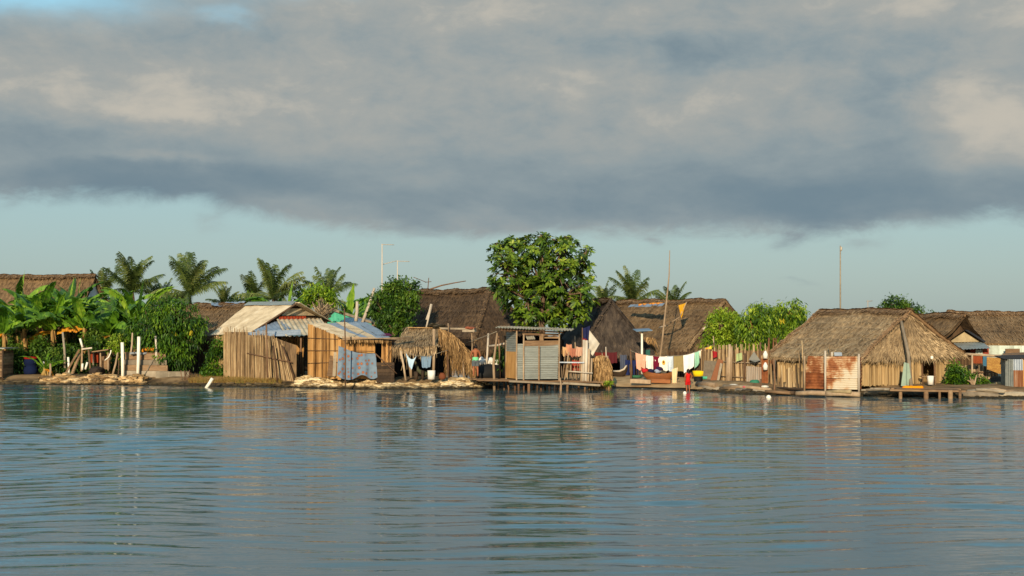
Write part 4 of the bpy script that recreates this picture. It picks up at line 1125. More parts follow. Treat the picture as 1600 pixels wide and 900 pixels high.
person('small girl in a red top wading at the edge with one hand on her hip', b, .5, 1.22,
    [((-.15, .0, .66), (-.13, .03, .54), (-.13, .05, .47)), ((.2, -.02, .68), (.125, .03, .56), (.08, .05, .54))],
    [((-.07, .02, .28), (-.075, -.02, .04), (-.08, .06, .018)), ((.06, .0, .28), (.066, .0, .04), (.078, .08, .018))],
    ('shirt', cloth('red_dress', (204, 34, 30))), cloth('red_shorts', (176, 30, 28)), True)

# ================================================================== green-roofed house, antennas, trees behind
a, b_, c_, d_ = at(512, 480, 95), at(538, 477, 97), at(580, 503, 92), at(516, 507, 90)
t = thing('green_house', 'house with turquoise sheet gable and brown barge board behind the shacks', 'house', at(545, 560, 96))
m = MB(); A = at(508, 480, 96); B = at(582, 506, 94); C_ = at(512, 512, 94.5)
corrug(m, A, B - A, V((.2, 0, -2.6)), 12, .015, .5, 'v', 4, .03); m.build('gable_panel', M['turquoise'], t)
m = MB(); m.beam(A + V((-.2, -.15, .08)), B + V((.2, -.15, .02)), .1, .16); m.build('barge_board', M['plank_grey'], t)
m = MB(); m.quad(A + V((0, 0, .08)), B + V((.2, 0, 0)), B + V((.2, 5, 0)), A + V((0, 5, .08)), .3); m.build('roof', M['tin_grey'], t)
m = MB(); p = at(532, 503, 92); corrug(m, p, at(562, 505, 92) - p, at(540, 496, 94) - p, 8, .02, .5, 'v', 4, .05); m.build('porch_roof', M['tin_blue'], t)
m = MB(); m.beam(at(540, 509, 91), at(610, 508, 90.5), 1.2, .1, .5); m.build('lower_roof', M['plank'], t)
m = MB(); m.quad(at(505, 560, 96.5), at(590, 560, 95), at(590, 506, 95), at(505, 500, 96.5), .5); m.build('wall', M['cane_dark'], t)
post(556, 502, 558, 471, 90, .11, 'thick pale post before the turquoise gable', 'pole_pale')
post(566, 505, 585, 450, 90, .1, 'pale post leaning right beside the turquoise gable', 'pole_pale')
# dry bush of cane at 500
m = MB()
for _ in range(240):
    p = at(503 + R.gauss(0, 5), 494 + R.gauss(0, 6), 86 + rnd(-.5, .5)); d = V((rnd(-1, 1), rnd(-.5, .5), rnd(.2, 1))).normalized() * rnd(.3, .8); m.tube([p, p + d], .02, 4)
single('dry_twigs', m, M['cane_grey'], 'tangle of dry twigs behind the corrugated lean-to roof', 'twigs', at(508, 500, 86))
broad_tree('papaya_tree', 'small papaya tree with flat light crown behind the tin-roofed house', 'tree', (gx(498, 88), 88, GZ), 88, [(487, 466, 11), (500, 462, 12), (513, 468, 10), (480, 472, 7), (506, 474, 8)], 1500, .3, .12, 'leaf_light', .2, .09, fruit=[(498, 480)])

def antenna(label, px, py0, py1, Y, arms, r=.045, mt='metal', px2=None):
    a = at(px, py0, Y); b = at(px2 or px, py1, Y); t = thing('antenna', label, 'antenna', a)
    m = MB(); m.tube([a, a.lerp(b, .5), b], [r * 1.2, r, r * .8], 6); m.build('mast', M[mt], t)
    for (x0, y0, x1, y1) in arms:
        m = MB(); m.tube([at(x0, y0, Y), at(x1, y1, Y)], .022, 5); m.build('boom', M[mt], t)
        p, q = at(x0, y0, Y), at(x1, y1, Y)
        for k in range(5):
            c = p.lerp(q, (k + .5) / 5); e = MB(); e.tube([c - V((0, .35, 0)), c + V((0, .35, 0))], .008, 4); e.build('element', M[mt], t)
    return t
antenna('tallest white television aerial mast with a single boom to the right', 597, 520, 381, 88, [(596, 382, 616, 382.6)], .04, 'pole_pale')
antenna('second aerial mast with booms to both sides, right of the tallest mast', 621, 520, 407, 88.4, [(598, 413, 620, 407.5), (621, 408, 640, 408.6)], .035, 'pole_pale')
antenna('small dark aerial cross on the left end of the dark ridge', 667, 470, 434, 92, [(664, 441, 674, 440), (646, 433, 666, 441)], .03, 'pole_brown', 670)
a = [at(672, 452, 91), at(690, 446, 91), at(710, 442, 91), at(728, 439, 91)]
m = MB(); m.tube(a, [.06, .05, .04, .03], 6); single('bamboo_pole', m, M['pole_brown'], 'curved bamboo pole lying out over the dark thatched ridge', 'pole', a[0])

broad_tree('almond_tree', 'dark green broadleaf tree between turquoise gable and big dark hut', 'tree', (gx(618, 84), 84, GZ), 84,
    [(626, 450, 15), (606, 462, 17), (640, 462, 11), (594, 486, 14), (622, 486, 20), (642, 480, 9), (602, 506, 15), (632, 506, 14), (616, 444, 8), (643, 446, 7), (588, 470, 7), (612, 522, 10)], 7000, .22, .12, 'leaf_deep', .5, .13)

# ------------------------------------------------------------------ coconut palms behind the village
PALMS = [  # px, py of crown centre, depth, frond length, fronds, seed, label
    (160, 462, 128, 2.6, 11, 3, 'half hidden coconut palm left of the leftmost full palm'),
    (207, 447, 116, 2.75, 15, 5, 'coconut palm rising behind the banana grove'),
    (296, 452, 114, 3.05, 16, 8, 'largest coconut palm, upright central fronds above the dark thatch'),
    (350, 472, 126, 1.7, 11, 12, 'small low coconut palm between the two tallest palms'),
    (398, 462, 120, 2.3, 9, 31, 'narrow coconut palm touching the bushy palm on its right'),
    (427, 458, 114, 2.75, 15, 14, 'bushy coconut palm behind the cream sheet roof'),
    (512, 458, 116, 2.4, 13, 21, 'coconut palm behind the papaya tree'),
    (942, 472, 124, 2.0, 11, 23, 'coconut palm half hidden right of the breadfruit tree'),
    (989, 466, 116, 2.5, 15, 26, 'coconut palm centred above the broad brown thatched roof'),
    (1053, 474, 118, 2.0, 11, 29, 'coconut palm beside the tall leaning pole'),
    (252, 470, 122, 2.1, 11, 33, 'coconut palm between banana tops and largest palm'),
]
for px, py, Y, L_, nf, sd, lb in PALMS:
    c = at(px, py + 9, Y); L_ *= 1.22; nf += 6; b = V((c.x + .3, Y, GZ)); t = thing('coconut_palm', lb, 'palm', b, 'coconut palms behind the village')
    m = MB(); m.tube([b, b.lerp(c, .5) + V((.15, 0, 0)), c], [.2, .15, .12], 8, .5); m.build('trunk', M['bark'], t)
    m = MB(); palm_crown(m, c, L_, nf, sd); m.build('crown', M['leaf_palm'], t)
banana(450, 96, 437, 7, 'banana plant showing one broad pale leaf above the cream roof ridge', 91, 0, True, 2.6, .7)
banana(432, 97, 444, 6, 'banana plant with a low light leaf behind the cream roof', 92, 0, False, 2.8, .6)
banana(541, 97, 440, 7, 'banana plant standing behind the turquoise gable', 93, 0, True, 2.8, .6)
banana(525, 100, 448, 7, 'banana plant with a long leaf arching left of the turquoise gable', 94, 0, False, 2.8, .6)
broad_tree('distant_tree', 'low tree line clump behind the leaning pale post', 'tree', (gx(590, 120), 120, GZ), 120, [(596, 478, 22), (575, 488, 16), (610, 490, 22)], 1800, .35, .18, 'leaf_deep', .3, .15)
broad_tree('distant_tree', 'dark low foliage behind the cream roof between palms', 'tree', (gx(470, 118), 118, GZ), 118, [(468, 470, 12), (390, 474, 14), (370, 476, 12)], 1400, .35, .18, 'leaf_deep', .3, .15)

# ------------------------------------------------------------------ big dark hut in the centre
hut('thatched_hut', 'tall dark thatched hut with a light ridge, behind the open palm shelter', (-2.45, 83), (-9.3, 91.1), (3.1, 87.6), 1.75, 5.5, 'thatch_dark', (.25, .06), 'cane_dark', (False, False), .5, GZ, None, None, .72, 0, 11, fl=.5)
post(667, 500, 674, 475, 82, .09, 'pale stick standing before the dark slope near the almond tree', 'pole_pale')
post(666, 512, 673, 476, 80.8, .05, 'thin stick rising out of the palm shelter roof', 'pole_pale')

# ------------------------------------------------------------------ open palm shelter
t = thing('palm_shelter', 'open shelter with ragged palm leaf roof and laundry inside', 'shelter', at(672, 596, 74))
m = MB(); patch(m, at(636, 513, 76), at(686, 513, 75), at(682, 541, 72.2), at(610, 543, 73.2), 16, 10, 26, .8, .08, True, .85, .12, .05, 3)
m.build('front_slope', M['thatch'], t)
m = MB(); pth = [(687, 514), (702, 520), (716, 531), (729, 547), (738, 566), (744, 584)]
for _ in range(5200):      # curved, ragged side slope of drooping fronds
    u = R.random() ** .9; f = u * 4.999; k = int(f); x = pth[k][0] + (pth[k + 1][0] - pth[k][0]) * (f - k); y = pth[k][1] + (pth[k + 1][1] - pth[k][1]) * (f - k)
    p = at(x + rnd(-3, 2), y + rnd(-1, 4), 73.4 + rnd(-.6, 1.3)); ln = rnd(.3, 1.1) * (1.0 + .5 * math.sin(u * 3.1)) * (1.05 - .6 * u); s = V((rnd(.005, .02), 0, 0))
    t1 = p + V((rnd(-.02, .22), rnd(-.15, .05), -ln * .4)); q = t1 + V((rnd(-.12, .2), rnd(-.1, .1), -ln * .6))
    m.add([p - s, p + s, t1 + s, q + s * .3, q - s * .3, t1 - s], [(0, 1, 2, 5), (5, 2, 3, 4)])
m.build('side_slope', M['palm_dry'], t)
m = MB()
for _ in range(1300):
    p = at(rnd(697, 738), rnd(548, 566), rnd(73.4, 74.2)); ln = rnd(.3, 1.0); s = V((rnd(.005, .018), 0, 0)); q = p + V((rnd(-.16, .16), 0, -ln)); m.quad(p - s, p + s, q + s * .3, q - s * .3)
m.build('side_fringe', M['palm_dry'], t)
for (x0, y0, x1, y1, Y, r, mt) in ((677, 592, 678, 514, 72.4, .075, 'pole'), (634, 594, 626, 548, 72.2, .055, 'pole'), (642, 590, 640, 567, 73.2, .08, 'pole'), (701, 596, 698, 540, 73, .05, 'pole_brown'), (700, 505, 700.5, 520, 73.6, .035, 'pole'), (725, 590, 722, 552, 73, .05, 'pole')):
    m = MB(); m.tube([at(x0, y0, Y), at((x0 + x1) / 2 + .6, (y0 + y1) / 2, Y), at(x1, y1, Y)], r, 7); m.build('post', M[mt], t)
m = MB(); m.tube([at(664, 542, 72.6), at(696, 541, 73)], .045, 6); m.build('crossbeam', M['pole'], t)
m = MB(); m.beam(at(640, 512, 75.5), at(690, 512, 74.8), .4, .05, .8); m.build('ridge_board', M['palm_dry'], t)
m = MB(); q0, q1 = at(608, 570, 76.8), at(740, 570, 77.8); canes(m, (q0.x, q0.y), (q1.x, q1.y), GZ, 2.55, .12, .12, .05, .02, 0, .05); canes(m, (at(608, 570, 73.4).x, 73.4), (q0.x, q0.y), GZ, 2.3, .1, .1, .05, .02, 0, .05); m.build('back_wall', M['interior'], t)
for px, py, r in ((684, 511, .24), (676, 508, .2), (690, 509, .16)):
    m = MB(); rock(m, at(px, py, 74.8), r * 1.6, r, r * .6, .8, .4); single('coral_stone', m, M['stone'], {684: 'largest pale stone weighing down the palm shelter ridge', 676: 'pale stone at the left on the palm shelter ridge', 690: 'small pale stone at the right on the palm shelter ridge'}[px], 'stone', at(px, py, 74.8))
m = MB(); m.beam(at(689, 513, 74.2), at(742, 514, 73.9), .5, .09, .6); single('overhead_plank', m, M['plank_grey'], 'long weathered plank laid over posts left of and above the boy', 'plank', at(716, 515, 74))
m = MB(); m.beam(at(724, 516.9, 74.0), at(743, 516.9, 73.85), .45, .11, .9); single('overhead_plank', m, M['plank_grey'], 'short thick plank under the right end of the long overhead plank', 'plank', at(733, 518, 74))
m = MB(); rock(m, at(735, 512.5, 73.8), .3, .25, .1, .5, .3); single('reddish_bark', m, cloth('reddish_bark', (140, 80, 56)), 'reddish piece of bark lying on the plank stack end', 'bark', at(735, 513, 73.8))
post(737, 560, 737, 519, 73.9, .04, 'thin upright holding the plank stack end', 'pole')
# laundry line in the shelter
def line(pts, label, r=.012, mt='rope'):
    m = MB(); m.tube(pts, r, 4); return single('clothes_line', m, M[mt], label, 'line', pts[0])
line([at(632, 549, 72.1), at(650, 556, 72.1), at(668, 556.5, 72.1), at(684, 552, 72.2), at(700, 547, 72.4)], 'thin line with pegs inside the palm shelter', .013)
m = MB(); drape(m, at(634, 551, 72.1), at(651, 556, 72.1), .62, .04, 2, .25, 14, 8, .12, .45, 0, .8, -.35); single('pale_blue_shirt', m, cloth('pale_blue', (172, 196, 212)), 'pale blue garment hanging left on the shelter line', 'laundry', at(642, 560, 72.1), 'laundry')
m = MB(); drape(m, at(658, 556, 72.15), at(674, 556, 72.15), .6, .04, 2, .04, 14, 8, .1, .55, 0, .5, -.1); single('blue_shorts', m, cloth('blue_grey', (112, 136, 156)), 'darker blue garment hanging right on the shelter line', 'laundry', at(666, 560, 72.15), 'laundry')
m = MB(); b0 = at(674, 595, 71.9); m.lathe((b0.x, b0.y, GZ + .03), [(.001, 0), (.18, 0), (.2, .45), (.18, .45), (.17, .05), (.001, .05)], 16, .8); single('white_bucket', m, M['white'], 'white bucket on the coral wall in front of the palm shelter', 'bucket', (b0.x, b0.y, GZ))
b0 = at(691, 592, 72.2); m = MB(); m.lathe((b0.x, b0.y, GZ), [(.001, 0), (.13, .01), (.19, .13), (.17, .25), (.11, .32), (.13, .35)], 16, .5); single('clay_pot', m, cloth('clay', (112, 66, 44)), 'brown clay pot beside the shelter post', 'pot', (b0.x, b0.y, GZ))
b0 = at(716, 584, 73.6); m = MB(); corrug(m, b0 + V((-.6, 0, -.45)), V((1.2, .2, 0)), V((0, .1, .75)), 7, .02, .5, 'u'); single('sheet_piece', m, M['tin_blue'], 'bluish corrugated sheet standing under the side fringe of the shelter', 'roof sheet', b0)
m = MB(); hp = [at(649, 565, 73), at(653, 578, 73), at(662, 585, 73), at(672, 582, 73.1), at(678, 570, 73.2)]; m.tube(hp, [.05, .1, .16, .1, .05], 7); single('hammock', m, cloth('hammock', (78, 80, 60)), 'slack grey green hammock inside the palm shelter', 'hammock', hp[2])
b0 = at(650, 592, 72.4); m = MB(); m.lathe((b0.x, b0.y, GZ), [(.001, 0), (.11, 0), (.12, .4), (.001, .42)], 12); single('stump_stool', m, M['plank_dark'], 'wider stump stool left of the white bucket in the shelter', 'stool', (b0.x, b0.y, GZ))
m = MB(); m.tube([(b0.x + .32, b0.y + .3, GZ), (b0.x + .32, b0.y + .3, GZ + .45)], .08, 8); single('stump_stool', m, M['plank_dark'], 'thinner stump stool beside the wider one in the shelter', 'stool', (b0.x + .32, b0.y + .3, GZ))
b0 = at(703, 585, 73.6); m = MB(); m.beam(b0 + V((-.1, 0, -.3)), b0 + V((.2, 0, .95)), .05, .3, .5); m.beam(b0 + V((.5, 0, -.3)), b0 + V((.2, .1, .6)), .05, .3, .5); single('folded_chair', m, cloth('dark_teal', (44, 54, 58)), 'dark folded deck chair under the shelter fringe', 'chair', b0)

# ------------------------------------------------------------------ poles and clutter between shelter and privy
post(758, 588, 763, 521, 73, .06, 'pale post leaning right beside the boy', 'pole_pale')
post(772.5, 616, 777, 520, 70.8, .065, 'crooked post standing in the water at the deck corner', 'pole', 'wooden_post', 'post', -.12)
post(781, 592, 779, 525, 72.5, .05, 'thin brown stick behind the crooked deck post', 'pole_brown')
m = MB(); m.tube([at(763, 541, 73), at(777, 539.5, 72.6), at(792, 536, 72.2)], .06, 6); single('hand_rail', m, M['pole_pale'], 'pale rail pole between the leaning post and the zinc privy', 'rail', at(763, 541, 73))
line([at(728, 536, 74), at(748, 529, 73), at(764, 523, 72.6), at(776, 518, 71)], 'sagging rope from plank stack to privy roof', .02)
m = MB()
for i in range(9): rock(m, at(750 + i * 3.6, 565 + 2 * math.sin(i), 73.5) + V((0, rnd(-.2, .2), rnd(-.15, .1))), .3, .22, .2, rnd(0, 1), .35, True)
single('white_cloth_heap', m, M['white'], 'heap of pale cloth right behind the boy', 'cloth', at(765, 572, 73.5))
m = MB(); rock(m, at(766, 582, 73.1), 1.05, .5, .55, .5, .25, True); single('tarp_bundle', m, M['black'], 'black tarpaulin bundle on the deck behind the boy', 'tarp', at(766, 592, 73.1))
broad_tree('shrub', 'dark green shrub between crooked post and zinc privy', 'shrub', (gx(784, 73.5), 73.5, GZ), 73.5, [(783, 551, 9), (787, 565, 10), (783, 577, 9), (790, 555, 8)], 1500, .2, .08, 'leaf_deep', .3, .04)

# ------------------------------------------------------------------ zinc privy over the water
Y = 70.2; fz = .56
t = thing('privy', 'grey zinc privy on stilts over the water with an orange plywood patch', 'privy', at(838, 594, 70.8))
C0, C1 = at(807, 592, Y), at(874, 592, Y + .35); CL = at(790, 589, Y + 1.7); hz_ = at(807, 538, Y).z
z0 = fz + .02
u = V((C1.x - C0.x, C1.y - C0.y, 0))
m = MB()
for k in range(3):
    h0, h1 = z0 + (hz_ - z0) * k / 3 - .02, z0 + (hz_ - z0) * (k + 1) / 3
    corrug(m, V((C0.x, C0.y - .012 * k, h0)), u, V((0, 0, h1 - h0 + .03)), 6, .022, [.35, .5, .75][k], 'u', 4, .02)
m.build('front_panel', M['tin_grey'], t)
us = V((C0.x - CL.x, C0.y - CL.y, 0)); sx0 = V((CL.x, CL.y, z0))
m = MB(); corrug(m, V((CL.x, CL.y, at(790, 549, Y + 1.7).z)), us, V((0, 0, at(790, 519, Y + 1.7).z - at(790, 549, Y + 1.7).z)), 9, .012, .7, 'u', 4, .02); m.build('side_panel', M['tin_grey'], t)
m = MB(); m.beam(V((CL.x, CL.y, 0)) + us * .5 + V((0, -.02, at(792, 566, Y + 1.5).z)), V((CL.x, CL.y, 0)) + us * .5 + V((0, -.02, z0)), us.length, .03, .6, (us.y, -us.x, 0))
m.add([V((CL.x, CL.y, z0)), V((C0.x, C0.y, z0)), V((C0.x, C0.y, at(800, 549, Y).z)), V((CL.x, CL.y, at(790, 549, Y + 1.7).z))], [(0, 1, 2, 3)], .6); m.build('plywood_patch', M['bamboo'], t)
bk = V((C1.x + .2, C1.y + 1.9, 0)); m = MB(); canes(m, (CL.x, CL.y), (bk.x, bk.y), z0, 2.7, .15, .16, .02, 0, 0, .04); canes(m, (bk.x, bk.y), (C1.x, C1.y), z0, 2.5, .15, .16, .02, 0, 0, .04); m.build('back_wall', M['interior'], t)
for px, yt, yb, dy in ((818, 522, 594, -.06), (842, 540, 594, -.06), (807, 515, 595, -.05), (873.5, 517, 595, .3), (791, 517, 592, 1.65)):
    m = MB(); m.beam(at(px, yb, Y + dy), at(px + .3, yt, Y + dy), .07, .06, None, (0, -1, 0)); m.build('batten', M['pole' if px != 842 else 'plank'], t)
m = MB()
m.beam(at(819, 536.5, Y), at(874, 536, Y + .35), .26, .04, .55, (0, -1, 0)); m.beam(at(846, 533, Y + .3), at(846, 519, Y + .3), .2, .05, .7, (0, -1, 0)); m.beam(at(816, 522, Y + .1), at(874, 523, Y + .5), .1, .06, .3, (0, -1, 0)); m.beam(at(848, 527, Y + .6), at(874, 527.5, Y + .6), .1, .04, .8, (0, -1, 0))
m.build('frame', M['plank'], t)
m = MB(); p = at(821, 526, Y - .1); corrug(m, p, at(834, 525, Y - .05) - p, V((.1, .3, -.16)), 4, .03, .9, 'v'); m.build('sheet_scrap', M['pvc'], t)
m = MB(); rA, rB = at(772, 512, Y - .5), at(893, 516.5, Y - .2); back = V((.3, 2.9, .1)); corrug(m, rA, rB - rA, back, 26, .026, .55, 'v', 6, .03, .012)
m.build('roof', M['tin_cream'], t)
for yy, zz in ((.35, -.09), (2.3, .06)):
    m = MB(); m.beam(rA + V((.3, yy, zz)), rB + V((-.4, yy, zz)), .08, .08, .4); m.build('roof_beam', M['pole_brown'], t)
# deck with stilts
t = thing('jetty_deck', 'rough plank jetty deck on many crooked stilts under the zinc privy', 'jetty', at(840, 600, 71))
m = MB()
for k in range(9):
    y = 69.9 + k * .33; x0 = gx(736 + 10 * (k < 5) + rnd(-4, 4), y); x1 = gx(938 - 6 * (k > 4) + rnd(-6, 6), y)
    m.beam((x0, y, fz - .05 + rnd(-.015, .015)), (x1, y + .08, fz - .16 + rnd(-.02, .02)), .26, .06)
m.build('deck', M['plank'], t)
m = MB(); m.beam(at(795, 595.5, 69.7), at(936, 602.5, 69.75), .09, .12, .4, (0, -1, 0)); m.beam(at(880, 598.5, 69.6), at(938, 602, 69.6), .1, .1, .7, (0, -1, 0)); m.build('edge_beam', M['plank_grey'], t)
for px, py, Y, r in ((794, 614, 70.6, .05), (803, 613, 70.4, .07), (812, 614, 70, .06), (826, 615, 69.9, .08), (838, 614, 70.1, .06), (846, 612, 70.6, .05), (860, 613, 70.2, .07), (866, 614, 69.9, .05), (875, 615, 69.8, .05), (887, 616, 69.7, .07), (786, 611, 71.2, .05), (779, 611, 71.4, .05), (821, 611, 71.4, .05), (853, 610, 71.5, .05), (833, 611, 71.2, .05), (818, 613, 70.3, .045), (905, 610, 70.6, .05), (870, 611, 71.1, .05), (912, 612, 70.0, .06)):
    a = at(px, py, Y); a.z = -.5; m = MB(); b_ = V((a.x + rnd(-.08, .08), Y, fz - .08)); m.tube([a, a.lerp(b_, .6) + V((rnd(-.05, .05), 0, 0)), b_], [r, r * .9, r], 6); m.build('stilt', M[R.choice(['plank_dark', 'pole_brown', 'plank'])], t)
rubble(768, 935, 597, 190, 'coral rubble heap in the shade below the jetty deck', 'stone', .3, (.14, .36))
post(876.5, 614, 875, 590, 69.6, .045, 'lighter stake at the outer edge of the jetty deck', 'pole')
rubble(928, 962, 601, 26, 'few pale stones at the corner of the sandy landing', 'stone', 0, (.12, .3))
# ================================================================== breadfruit tree
def breadfruit():
    Y = 80.5; base = V((gx(846, Y), Y, GZ)); t = thing('breadfruit_tree', 'tall breadfruit tree with big glossy leaves in the middle of the village', 'tree', base)
    blobs = [(800, 398, 26), (842, 390, 24), (884, 396, 26), (905, 425, 22), (790, 430, 26), (830, 420, 32), (872, 430, 32), (908, 458, 18), (806, 462, 30), (848, 462, 32), (888, 470, 30), (780, 408, 14), (910, 410, 14), (870, 492, 20), (900, 486, 20), (826, 484, 20), (846, 440, 40), (779, 450, 12), (858, 380, 14), (820, 383, 14), (774, 386, 9), (846, 371, 8), (886, 376, 9), (924, 440, 9), (768, 440, 8), (917, 394, 8), (796, 376, 8), (925, 468, 8), (905, 494, 15), (884, 500, 14), (860, 498, 13), (838, 500, 14), (816, 498, 13)]
    sph = [(at(px, py, Y + rnd(-1.4, 1.4)), r / F * Y) for px, py, r in blobs]
    top = at(846, 500, Y); m = MB(); m.tube([base - V((0, 0, .2)), base.lerp(top, .5) + V((.08, 0, 0)), top], [.26, .2, .17], 9, .5)
    hubs = [at(825, 470, Y), at(850, 460, Y), at(872, 470, Y)]
    for h in hubs: m.tube([top, top.lerp(h, .5) + V((0, rnd(-.2, .2), .1)), h], [.15, .11, .09], 7, .6)
    for c, r in sph:
        h = min(hubs, key=lambda q: (q - c).length); m.tube([h, h.lerp(c, .5) + V((0, 0, .15)), c], [.08, .06, .03], 6, rnd(.3, 1))
        for _ in range(5):
            e = c + sphere_dir() * r; m.tube([c, (c + e) / 2 + V((0, 0, .06)), e], [.03, .024, .012], 4, rnd(.4, 1))
    m.build('trunk', M['bark'], t)
    cr = MB(); tot = sum(r * r for c, r in sph)
    for c, r in sph:
        for _ in range(max(6, int(1060 * r * r / tot))):
            o = sphere_dir()
            if o.z < -.5 and R.random() < .5: o.z = -o.z
            p = c + o * r * (rnd(.86, 1.06) if R.random() < .75 else rnd(.3, .85))
            ax = (o * .8 + V((0, 0, .75)) + sphere_dir() * .3).normalized(); s = ax.cross(V((.3, 1, .2))).normalized(); q = ax.cross(s)
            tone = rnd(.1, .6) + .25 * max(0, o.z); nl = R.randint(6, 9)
            for k in range(nl):
                a = 2 * PI * k / nl + rnd(-.3, .3); el = rnd(.1, .9)
                d = (s * math.cos(a) + q * math.sin(a)) * math.cos(el) + ax * math.sin(el) + V((0, 0, -.25))
                ln = rnd(.25, .42); v = min(1, max(0, tone + rnd(-.22, .22)))
                w = ln * .5; d.normalize(); sd = d.cross(ax)
                if sd.length < .05: continue
                sd.normalize(); n = sd.cross(d); b0 = p
                pts = []
                for f, hw in ((.02, .02), (.22, .34), (.36, .24), (.5, .5), (.62, .3), (.78, .34), (1, .02)):
                    cc = b0 + d * ln * f + V((0, 0, -ln * .28 * f * f)); pts.append((cc + sd * w * hw + n * .1 * w * hw, cc, cc - sd * w * hw + n * .1 * w * hw))
                vs = [x for tr in pts for x in tr]; fs = []
                for i in range(len(pts) - 1):
                    fs += [(i * 3, i * 3 + 3, i * 3 + 4, i * 3 + 1), (i * 3 + 1, i * 3 + 4, i * 3 + 5, i * 3 + 2)]
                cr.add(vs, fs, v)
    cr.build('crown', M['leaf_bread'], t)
breadfruit()

# ================================================================== stick fence, laundry and frond bale by the privy
t = thing('stick_fence', 'low gate-like fence of loose sticks right of the zinc privy', 'fence', at(895, 596, 71))
a, b = at(877, 596, 70.8), at(914, 598, 70.5); m = MB(); canes(m, (a.x, a.y), (b.x, b.y), fz, lambda u: 1.5 + .35 * math.sin(u * 9), .085, .045, .3, .16, .1, None, .08); m.build('stick_row', M['pole'], t)
m = MB(); m.beam(at(874, 566, 70.5), at(913, 566.5, 70.4), .12, .06, .5); m.build('rail', M['tin_blue'], t)
m = MB(); m.tube([at(888, 580, 70.4), at(926, 583, 70.2)], .03, 6); m.build('rail', M['pole_pale'], t)
a, b = at(873, 590, 71.6), at(906, 590, 72); m = MB(); canes(m, (a.x, a.y), (b.x, b.y), fz, at(880, 545, 71.6).z, .16, .07, .3, .12, 0, None, .1); m.build('stick_row', M['palm_dry'], t)
for px, y0, y1, r in ((912, 596, 531, .07), (916, 597, 532, .08), (920, 597, 545, .06), (909, 596, 556, .05), (924, 597, 560, .05), (917, 597, 570, .06)):
    m = MB(); m.tube([at(px - 1, y0, 70.4), at(px, (y0 + y1) / 2, 70.5), at(px + .5, y1, 70.6)], r, 6); m.build('gate_pole', M['pole_pale' if px in (916, 912) else 'pole'], t)
post(908, 575, 910, 512, 71.4, .035, 'thin dark stick carrying the navy cloth', 'pole_brown')
post(898, 560, 898, 525, 72.0, .03, 'thin pale stick above the orange clothes', 'pole')
post(946, 570, 946.5, 542, 72.4, .035, 'thin pale stick standing over the frond bale', 'pole_pale')
post(941, 565, 940, 548, 72.6, .02, 'short twig left of the stick over the frond bale', 'pole')
for i, (px, py, w, d, c, lb) in enumerate(((889, 537, 7, .6, (186, 132, 104), 'orange pink garment hanging on the stick fence by the privy'), (896, 543, 8, .45, (160, 104, 84), 'terracotta garment on the sticks, second from the privy'), (906, 541, 9, .5, (188, 148, 124), 'faded pink garment beside the white gate poles'), (882, 541, 6, .45, (200, 164, 120), 'sand coloured garment nearest the privy wall'), (901, 562, 12, .6, (140, 56, 40), 'red cloth hanging under the bluish fence rail'))):
    m = MB(); drape(m, at(px - w * .6, py, 71.3), at(px + w * .6, py + .8, 71.3), d, .06, 2, .04, 12, 8, .15, d * .85, 0, .5, .1); single('laundry', m, cloth('laundry_%s' % 'abcde'[i], c), lb, 'laundry', at(px, py, 71.3), 'laundry')
m = MB(); drape(m, at(911, 513, 71.2), at(922, 509, 71.4), 1.15, .05, 1.5, .0, 12, 10, .1, .7, 0, .5, -.3); single('navy_cloth', m, cloth('navy', (34, 38, 74)), 'navy blue cloth hanging from the thin dark stick', 'laundry', at(915, 520, 71.2), 'laundry')
m = MB(); drape(m, at(910, 528, 71.1), at(917, 530, 71.15), .5, .04, 1.5, .0, 8, 8, .1, .3, 0, .5, -.2); single('red_cloth', m, cloth('dark_red', (120, 28, 30)), 'small dark red cloth under the navy cloth', 'laundry', at(914, 535, 71.1), 'laundry')
m = MB(); a, b, c, d = at(921, 516, 71.0), at(937, 537, 70.9), at(926, 556, 70.9), at(919, 548, 71.0)
def kite(u, v):
    p = (a * (1 - u) + b * u) * (1 - v) + (d * (1 - u) + c * u) * v; return p + V((0, .06 * math.sin(u * 7 + v * 3) + .03 * math.sin(v * 11), 0))
m.grid(kite, 14, 14, .6); m.grid(lambda u, v: kite(u, v) + V((0, .008, 0)), 14, 14, .6)
single('grey_cloth', m, cloth('pale_grey', (190, 182, 166)), 'pale grey square cloth hung by its corner on the gate poles', 'laundry', a, 'laundry')
# frond bale
t = thing('frond_bale', 'bale of dry orange palm fronds standing on the landing', 'palm fronds', at(939, 600, 71.6)); m = MB()
for _ in range(2400):
    px = 938.5 + max(-12.5, min(12.5, R.gauss(0, 7))); f = (px - 938.5) / 13.5; p = at(px, 559 + rnd(-4, 14) + 6 * f * f, 71.6 + rnd(-.35, .35)); ln = rnd(.3, 1.35); q = p + V((f * .06 + rnd(-.2, .2), rnd(-.25, .1), -ln)); s = V((rnd(.006, .024), 0, 0)); mid = (p + q) / 2 + V((rnd(-.05, .05), -.08, 0))
    m.add([p - s, p + s, mid + s * 1.2, q + s * .3, q - s * .3, mid - s * 1.2], [(0, 1, 2, 5), (5, 2, 3, 4)])
m.build('fronds', M['palm_dry'], t)
for px in (929, 940, 949): m = MB(); m.tube([at(px, 602, 71.4), at(px + .5, 556, 71.6)], .04, 6); m.build('stake', M['pole'], t)
m = MB(); m.tube([at(950, 590, 71.4), at(957, 598, 71.0), at(962, 603, 70.8)], [.09, .06, .03], 6); single('curved_root', m, M['palm_dry'], 'curved dry stalk lying from the frond bale to the sand', 'stalk', at(957, 598, 71))
m = MB()
for _ in range(160): leaf(m, at(rnd(944, 958), rnd(598, 602), 71 + rnd(-.4, .4)), sphere_dir() + V((0, 0, .5)), V((0, 0, 1)), .16, .06, R.random())
